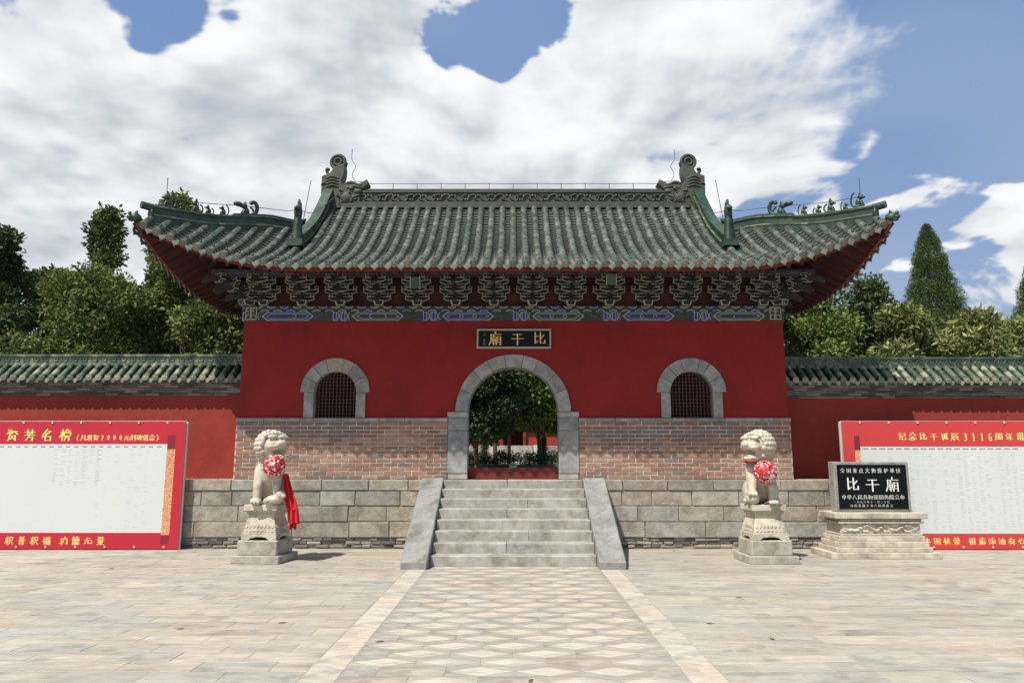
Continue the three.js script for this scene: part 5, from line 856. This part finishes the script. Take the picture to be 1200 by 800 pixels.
// ------------------------------------------------------------------ inscribed stele on a carved pedestal
{
  const X0 = 6.25, Z0 = -13.22;
  const p = thing('stele_pedestal', 'tiered pale stone pedestal with a carved wave band under the stele', 'pedestal', [X0, 0, Z0]);
  const tiers = [[1.86, 0.0, 0.10, 0.90], [1.62, 0.102, 0.18, 0.78], [1.54, 0.182, 0.27, 0.72], [1.46, 0.272, 0.36, 0.66], [1.40, 0.362, 0.40, 0.62], [1.36, 0.402, 0.56, 0.56], [1.46, 0.562, 0.60, 0.66], [1.40, 0.602, 0.645, 0.62], [1.56, 0.647, 0.745, 0.72]];
  tiers.forEach(([w, y0, y1, d], i) => part(p, i === 8 ? 'top_slab' : i === 0 ? 'base_slab' : 'tier', boxUV(chamferBox(w, y1 - y0, d, 0.008, 0.001), i * 0.37, i * 0.21), M.lion, 0, (y0 + y1) / 2, 0));
  const n1 = 150, n2 = 18; const band = sheet((u, v) => { const x = lerp(-0.66, 0.66, u), w = Math.sin(x * 13 + Math.sin(x * 4) * 2), c = 0.5 + 0.33 * w, e = Math.abs(v - c); let h = 0.030 * Math.exp(-(e * e) / 0.025) * (0.75 + 0.35 * Math.sin(x * 70 + v * 12)); h += 0.022 * Math.max(0, Math.sin(x * 27 + 5) * Math.sin(v * 8 + x * 9)); const edge = sstep(0, 0.1, v) * sstep(1, 0.9, v) * sstep(0, 0.02, u) * sstep(1, 0.98, u); return V(x, 0.412 + v * 0.14, 0.2815 + h * edge); }, n1, n2);
  part(p, 'carved_band', boxUV(band), M.lion);
  const teeth = []; for (let i = 0; i < 34; i++) teeth.push(ball(-0.67 + i * 0.0406, 0.624, 0.311, 0.016, 0.018, 0.012, 4)); stuff(p, 'bead_row', boxUV(merge(teeth)), M.lion);
  const s = thing('inscribed_stele', 'black stone stele engraved with white characters on a tiered pedestal', 'stele', [X0, 0.747, Z0]);
  const W = 1.31, H = 0.855, T = 0.22;
  part(s, 'stone_slab', boxUV(chamferBox(W, H, T, 0.012, 0.002)), mat({ color: lin(0.36, 0.355, 0.34), map: X.stone, bumpMap: X.stoneBump, bumpScale: 0.004 }), 0, H / 2, 0);
  const t = canvasTex(1200, 752, (c, w, h) => {
    c.fillStyle = '#0d1113'; c.fillRect(0, 0, w, h); const r = rng(14); for (let i = 0; i < 1500; i++) { c.fillStyle = r() < 0.5 ? '#14191b' : '#090c0d'; c.fillRect(r() * w, r() * h, 2 + r() * 4, 2 + r() * 3); }
    write(c, '全国重点文物保护单位', 55, 62, 82, 108, '#c9cbc6', 0.10);
    c.strokeStyle = '#e2e3de'; glyph(c, '比', 130, 215, 250, 0.085); glyph(c, '干', 475, 215, 250, 0.085); glyph(c, '廟', 820, 215, 250, 0.07);
    write(c, '中华人民共和国国务院公布', 50, 512, 84, 92, '#c9cbc6', 0.095); write(c, '一九九六年十一月二十日', 250, 612, 44, 58, '#b4b6b1', 0.11); write(c, '河南省新乡市人民政府立', 190, 672, 50, 69, '#b4b6b1', 0.11);
  });
  part(s, 'engraved_face', B(W - 0.11, H - 0.1, 0.012, 0, H / 2, T / 2 + 0.004), new THREE.MeshPhysicalMaterial({ map: t, roughness: 0.5, specularIntensity: 0.3 }));
}

// ------------------------------------------------------------------ trees
function leafClump(seed, n, rad, l, w, flat = 1) {        // a small spray of leaf-sized faces
  const r = rng(seed), pos = [], nor = [];
  for (let i = 0; i < n; i++) {
    const a = r() * 6.283, e = Math.acos(2 * r() - 1), q = rad * Math.cbrt(0.15 + 0.85 * r()), c = V(Math.sin(e) * Math.cos(a) * q, Math.cos(e) * q * flat, Math.sin(e) * Math.sin(a) * q);
    const d = V(r() - 0.5, r() - 0.25, r() - 0.5).normalize().addScaledVector(c.clone().normalize(), 0.9).normalize(), s = V(r() - 0.5, r() - 0.5, r() - 0.5).cross(d).normalize(), k = 0.7 + r() * 0.6;
    const p0 = c, p1 = c.clone().addScaledVector(d, l * k * 0.5).addScaledVector(s, w * k / 2), p2 = c.clone().addScaledVector(d, l * k), p3 = c.clone().addScaledVector(d, l * k * 0.5).addScaledVector(s, -w * k / 2);
    for (const v of [p0, p1, p2, p0, p2, p3]) pos.push(v.x, v.y, v.z); const N = p1.clone().sub(p0).cross(p2.clone().sub(p0)).normalize(); for (let j = 0; j < 6; j++) nor.push(N.x, N.y, N.z);
  }
  const g = new THREE.BufferGeometry(); g.setAttribute('position', new THREE.Float32BufferAttribute(pos, 3)); g.setAttribute('normal', new THREE.Float32BufferAttribute(nor, 3)); return finish(g);
}
const leafMat = (o = {}) => new THREE.MeshPhysicalMaterial({ color: 0xffffff, roughness: 0.75, transmission: 0.22, thickness: 0, side: THREE.DoubleSide, specularIntensity: 0.35, ...o });
const LM = leafMat();
const CL = { broad: leafClump(1, 40, 0.28, 0.13, 0.07), loose: leafClump(2, 26, 0.30, 0.15, 0.06), needle: leafClump(3, 70, 0.22, 0.12, 0.022), pale: leafClump(4, 34, 0.26, 0.15, 0.05), fine: leafClump(5, 44, 0.24, 0.10, 0.055) };
function crown(parent, pts, clump, tones, seed) {
  const r = rng(seed), m = new THREE.InstancedMesh(clump, LM, pts.length), q = new THREE.Quaternion(), c = new THREE.Color();
  pts.forEach((p, i) => { q.setFromEuler(new THREE.Euler(r() * 6, r() * 6, r() * 6)); const s = (p.s ?? 1) * (0.75 + r() * 0.5); m.setMatrixAt(i, new THREE.Matrix4().compose(p, q, V(s, s, s))); const t = tones[(r() * tones.length) | 0], k = 0.5 + r() * 0.75; m.setColorAt(i, c.setRGB(t[0] * k, t[1] * k, t[2] * k)); });
  m.name = 'crown'; m.castShadow = m.receiveShadow = true; m.userData.kind = 'stuff'; parent.add(m); return m;
}
function trunk(parent, h, r0, limbs, seed) {
  const r = rng(seed), q = [], p = [V(0, 0, 0), V((r() - 0.5) * 0.2, h * 0.35, (r() - 0.5) * 0.2), V((r() - 0.5) * 0.3, h * 0.7, (r() - 0.5) * 0.3), V(0, h, 0)], cv = new THREE.CatmullRomCurve3(p);
  const g = new THREE.TubeGeometry(cv, 12, r0, 8), a = g.attributes.position; for (let i = 0; i < a.count; i++) { const t = Math.floor(i / 9) / 12, c = cv.getPointAt(t), k = 1 - 0.75 * t; a.setXYZ(i, c.x + (a.getX(i) - c.x) * k, c.y + (a.getY(i) - c.y) * k, c.z + (a.getZ(i) - c.z) * k); } g.computeVertexNormals(); q.push(finish(g));
  for (const e of limbs) { const t = 0.35 + r() * 0.5, s = cv.getPointAt(t); q.push(tube([s, s.clone().lerp(e, 0.5).add(V(0, 0.15, 0)), e], r0 * 0.28, 6, 5)); }
  part(parent, 'trunk', merge(q), M.bark);
}
// crown of overlapping lobes: clumps lie near the lobes' surfaces, so that gaps and shade show between them
function lobed(r, lobes, n) { const out = []; const vol = lobes.map((l) => Math.pow(l[3] * l[4] * l[5], 0.72)), sum = vol.reduce((a, b) => a + b, 0); lobes.forEach((l, i) => { const k = Math.round(n * vol[i] / sum); for (let j = 0; j < k; j++) { const a = r() * 6.283, u = 2 * r() - 1, s = Math.sqrt(1 - u * u), q = 0.55 + 0.5 * Math.pow(r(), 0.6), b = 1 + 0.22 * (noise3(l[0] * 9 + Math.cos(a) * s * 2.3 + 40, u * 2.3 + i * 7, Math.sin(a) * s * 2.3) - 0.5) * 2; out.push(V(l[0] + Math.cos(a) * s * l[3] * q * b, l[1] + u * l[4] * q * b, l[2] + Math.sin(a) * s * l[5] * q * b)); } }); return out; }
const GY = 1.24;
const tones = { mid: [[0.085, 0.128, 0.032], [0.122, 0.159, 0.041], [0.055, 0.095, 0.024]], olive: [[0.140, 0.183, 0.041], [0.201, 0.232, 0.063], [0.085, 0.128, 0.032]], dark: [[0.049, 0.088, 0.027], [0.067, 0.110, 0.032]], bright: [[0.171, 0.232, 0.049], [0.122, 0.183, 0.041], [0.220, 0.268, 0.061]], pale: [[0.268, 0.293, 0.104], [0.366, 0.366, 0.146], [0.159, 0.195, 0.055], [0.110, 0.152, 0.043]], cyp: [[0.079, 0.134, 0.037], [0.104, 0.165, 0.044], [0.061, 0.110, 0.032]] };
function broadTree(name, label, px, top, D, wpx, opt = {}) { // px: crown axis; top: its highest pixel; wpx: crown width in pixels
  const c = at(px, top, D), w = wpx * D / FOCAL / 2, h = c.y - GY, t = thing(name, label, 'tree', [c.x, GY, -D], 0, opt.group), r = rng(Math.round(px * 7 + top + D)), lobes = [], n = opt.lobes ?? 11, low = opt.low ?? 0.25;
  // many small lobes scattered over an uneven envelope
  for (let i = 0; i < n * 4; i++) { const f = opt.cone ? Math.pow(r(), 1.35) : r(), env = opt.cone ? 1.0 * Math.pow(1 - f, 0.8) + 0.1 : Math.sin(Math.PI * clamp(0.2 + f * 0.72)), a = r() * 6.283, o = w * env * (0.4 + 0.7 * Math.sqrt(r())), s = (0.10 + 0.24 * r() * r() + 0.03) * w * (0.45 + 0.55 * env) + (opt.cone ? 0.04 + 0.14 * env : 0.16); lobes.push([Math.cos(a) * o, Math.min(h * (low + (1 - low) * f), h - s * 0.9), Math.sin(a) * o * 0.85, s, s * (opt.tall ?? 0.8), s]); }
  lobes.push([0, h - 0.25, 0, 0.14, 0.25, 0.14], [w * 0.1, h - 0.7, 0.1, 0.26, 0.34, 0.26]);
  trunk(t, h * 0.8, (0.06 + h * 0.016) * (opt.thin ?? 1), lobes.slice(0, 8).map((l) => V(l[0] * 0.8, l[1], l[2] * 0.8)), px | 0);
  const pts = lobed(r, lobes, opt.n ?? 1300); for (let i = 0; i < (opt.wisps ?? 110); i++) { const l = lobes[(r() * lobes.length) | 0], a = r() * 6.283, e = r() * 1.4; const p = V(l[0] + Math.cos(a) * Math.cos(e) * l[3] * (1.1 + r() * 0.5), l[1] + Math.sin(e) * l[4] * (1.1 + r() * 0.6), l[2] + Math.sin(a) * Math.cos(e) * l[5] * 1.25); p.s = 0.4 + r() * 0.35; pts.push(p); }
  for (const p of pts) if (p.y < 0.3) p.y = 0.3 + r() * 0.4;
  crown(t, pts, CL[opt.leaf ?? 'broad'], tones[opt.tone ?? 'mid'], px | 0); return t;
}
function cypress(label, px, top, D, wpx, n = 1700) {
  const c = at(px, top, D), w = wpx * D / FOCAL / 2, h = c.y - GY, t = thing('cypress_tree', label, 'tree', [c.x, GY, -D], 0, 'cypress trees beyond the walls'), r = rng(px | 0), pts = [];
  trunk(t, h * 0.9, 0.16, [], px | 0);
  for (let i = 0; i < n; i++) { const f = Math.pow(r(), 1.25), y = h * (0.08 + 0.92 * f), a = r() * 6.283, lump = 0.70 + 0.55 * noise3(Math.cos(a) * 2.6 + 9, y * 1.6, Math.sin(a) * 2.6), env = w * Math.pow(1 - f, 0.78) * lump * (0.6 + 0.4 * Math.pow(r(), 0.5)) + 0.03, p = V(Math.cos(a) * env, y, Math.sin(a) * env); p.s = 0.3 + 0.75 * Math.sqrt(1 - f); pts.push(p); }
  crown(t, pts, CL.needle, tones.cyp, px | 0); return t;
}
// behind the sunlit wall
const GL = 'trees beyond the sunlit wall', GR = 'trees beyond the wall with the stele';
broadTree('broadleaf_tree', 'broad olive green tree touching the upturned eave beyond the sunlit wall', 228, 283, 18.8, 150, { tone: 'olive', leaf: 'fine', n: 1700, lobes: 13, low: 0.1, group: GL });
broadTree('broadleaf_tree', 'low spreading olive green tree beyond the sunlit wall, before the dark pointed tree', 110, 318, 18.6, 160, { tone: 'olive', leaf: 'fine', n: 1700, lobes: 13, low: 0.1, group: GL });
broadTree('pointed_tree', 'dark pointed tree rising above the other crowns beyond the sunlit wall', 127, 250, 23, 66, { cone: true, tone: 'mid', n: 1900, lobes: 16, tip: 0.35, group: GL });
broadTree('broadleaf_tree', 'dark leafy tree at the far end of the sunlit wall', -4, 272, 22, 95, { tone: 'dark', n: 2000, tip: 0.5, low: 0.1, group: GL });
broadTree('broadleaf_tree', 'dark green tree crown behind the low olive tree', 58, 322, 25, 110, { tone: 'mid', n: 1700, low: 0.1, group: GL });
broadTree('slender_tree', 'slender tree whose tip shows above the upturned eave and ridge beasts', 212, 233, 25, 90, { cone: true, tone: 'olive', n: 2200, lobes: 16, tip: 0.3, group: GL });
broadTree('broadleaf_tree', 'shaded green tree close beside the gate wall under the eave', 276, 356, 20.5, 80, { tone: 'mid', n: 1200, low: 0.1, group: GL });
// behind the wall with the stele
broadTree('broadleaf_tree', 'bright yellow green bushy tree close beside the gate under the eave', 948, 345, 18.8, 92, { tone: 'bright', leaf: 'fine', n: 1700, low: 0.1, group: GR });
broadTree('sapling', 'loose leafy young tree between the bright bushy tree and the cypress', 1012, 333, 19.4, 66, { tone: 'mid', leaf: 'loose', n: 520, low: 0.1, tip: 0.35, group: GR });
broadTree('broadleaf_tree', 'dark leafy tree filling the gap beside the loose young tree', 985, 372, 21.5, 90, { tone: 'dark', n: 1100, low: 0.1, group: GR });
cypress('tall dark conical cypress behind the pale leaved shrubs', 1086, 264, 25, 118, 2600);
cypress('conical cypress standing past the pale leaved shrubs', 1212, 300, 22, 110, 2000);
for (const [px, top, w, l] of [[1062, 366, 92, 'pale variegated leafy shrub in front of the tall cypress'], [1142, 372, 100, 'pale variegated leafy shrub beside the tall cypress'], [1206, 380, 80, 'pale variegated leafy shrub before the conical cypress past the wall']]) broadTree('variegated_shrub', l, px, top, 18.4, w, { tone: 'pale', leaf: 'pale', n: 900, low: 0.05, tip: 0.4, wisps: 70, group: 'variegated shrubs beyond the wall' });

// ------------------------------------------------------------------ inner court seen through the archway
{
  const D = 44, hall = thing('inner_hall', 'distant red inner hall with stone steps seen through the archway', 'temple hall', [0, TERRACE - 0.03, -D]);
  const y0 = 1.28, wall = (x0, x1, h0, h1, m, name, dz = 0) => part(hall, name, boxUV(new THREE.BoxGeometry(x1 - x0, h1 - h0, 0.5)), m, (x0 + x1) / 2, (h0 + h1) / 2, dz);
  part(hall, 'stone_platform', boxUV(chamferBox(12, y0, 5, 0.02)), M.stones[3], 0, y0 / 2, -2.2);
  wall(-6, -0.72, y0, 4.2, M.redWall, 'plaster_wall'); wall(0.72, 6, y0, 4.2, M.redWall, 'plaster_wall'); wall(-0.72, 0.72, 3.0, 4.2, M.redWall, 'plaster_wall');
  wall(-6, 6, y0, 4.2, M.redWall, 'back_wall', -3.5);
  for (let i = 0; i < 7; i++) part(hall, 'step', boxUV(chamferBox(2.3, y0 / 7 + 0.02, 0.34, 0.008)), M.step, 0, y0 * (i + 0.5) / 7, 2.3 - i * 0.3);
  for (const s of [-1, 1]) { part(hall, 'side_slab', boxUV(polyGeo((() => { const a = [V(0, 0, 2.6), V(0, y0 + 0.05, 0.32), V(0, 0, 0.32)], l = a.map((p) => V(s * 1.18, p.y, p.z)), r = a.map((p) => V(s * 1.5, p.y, p.z)); return [l, r, [l[0], r[0], r[1], l[1]], [l[1], r[1], r[2], l[2]]]; })())), M.greyStones[2]); part(hall, 'door_post', boxUV(chamferBox(0.16, 1.75, 0.3, 0.01)), M.redBoard, s * 0.66, y0 + 0.875, 0.3); }
  const g = sheet((u, v) => V(lerp(-7, 7, u), 4.2 + 2.4 * prof(v), lerp(1.4, -2, v)), 20, 8); part(hall, 'tiled_roof', g, M.pan);
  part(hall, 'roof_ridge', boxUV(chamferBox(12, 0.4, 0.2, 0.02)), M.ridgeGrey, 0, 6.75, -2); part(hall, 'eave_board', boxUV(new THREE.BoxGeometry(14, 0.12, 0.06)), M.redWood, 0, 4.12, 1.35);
  part(hall, 'back_slope', sheet((u, v) => V(lerp(-7, 7, u), 4.2 + 2.4 * prof(v), lerp(-5.4, -2, v)), 20, 8), M.pan);
  // a planter row and clipped shrubs in the court
  const pl = thing('stone_planter', 'low dark planter trough in the inner court behind the threshold', 'planter', [0, TERRACE - 0.03, -25]);
  part(pl, 'trough', boxUV(chamferBox(4.6, 0.28, 0.5, 0.02)), M.greyBricks[3], 0, 0.14, 0); const r = rng(50), pp = []; for (let i = 0; i < 260; i++) { const p = V((r() - 0.5) * 4.4, 0.28 + r() * 0.34, (r() - 0.5) * 0.4); p.s = 0.42; pp.push(p); } const pc = crown(pl, pp, CL.broad, tones.dark, 4); pc.name = 'foliage';
  part(pl, 'white_notice', B(0.26, 0.17, 0.015, 0, 0.17, 0.262), mat({ color: lin(0.75, 0.78, 0.8), roughness: 0.5 }));
  for (const [px, top, D2] of [[568, 513, 27], [637, 512, 27]]) { const c = at(px, top, D2), t = thing('clipped_shrub', 'small dark conical clipped shrub in the inner court', 'shrub', [c.x, TERRACE - 0.03, -D2], 0, 'clipped shrubs in the inner court'), h = c.y - 1.24, q = []; trunk(t, h * 0.8, 0.03, [], 3); for (let i = 0; i < 120; i++) { const f = r(), a = r() * 6.28, e = 0.28 * (1 - f) * Math.sqrt(r()) + 0.01; const p = V(Math.cos(a) * e, h * (0.06 + 0.9 * f), Math.sin(a) * e); p.s = 0.4; q.push(p); } crown(t, q, CL.needle, tones.dark, 5); }
  const court = (label, px, top, D2, w, low, o) => { const t = broadTree('court_tree', label, px, top, D2, w, { low, thin: 0.6, group: 'trees in the inner court', ...o }); return t; };
  court('bright leafy tree in the inner court, its crown filling the side of the arch', 632, 395, 26, 74, 0.36, { tone: 'bright', n: 1900, wisps: 30, tip: 0.5 });
  court('dark leafy tree in the inner court beside the planter', 560, 390, 24, 72, 0.30, { tone: 'dark', n: 1300, wisps: 30 });
  court('shaded green tree in the inner court in front of the hall steps', 596, 400, 34, 70, 0.38, { tone: 'dark', n: 1200, wisps: 20 });
  court('tall green tree in the inner court behind the dark leafy tree', 582, 380, 30, 70, 0.45, { tone: 'mid', n: 1300, wisps: 20 });
  court('green tree in the inner court beyond the gate wall with the pale keystone window', 430, 392, 33, 130, 0.3, { tone: 'mid', n: 1200 });
  court('green tree in the inner court beyond the gate wall of the stele side', 775, 392, 33, 130, 0.3, { tone: 'mid', n: 1200 });
}
renderer.render(scene, camera);
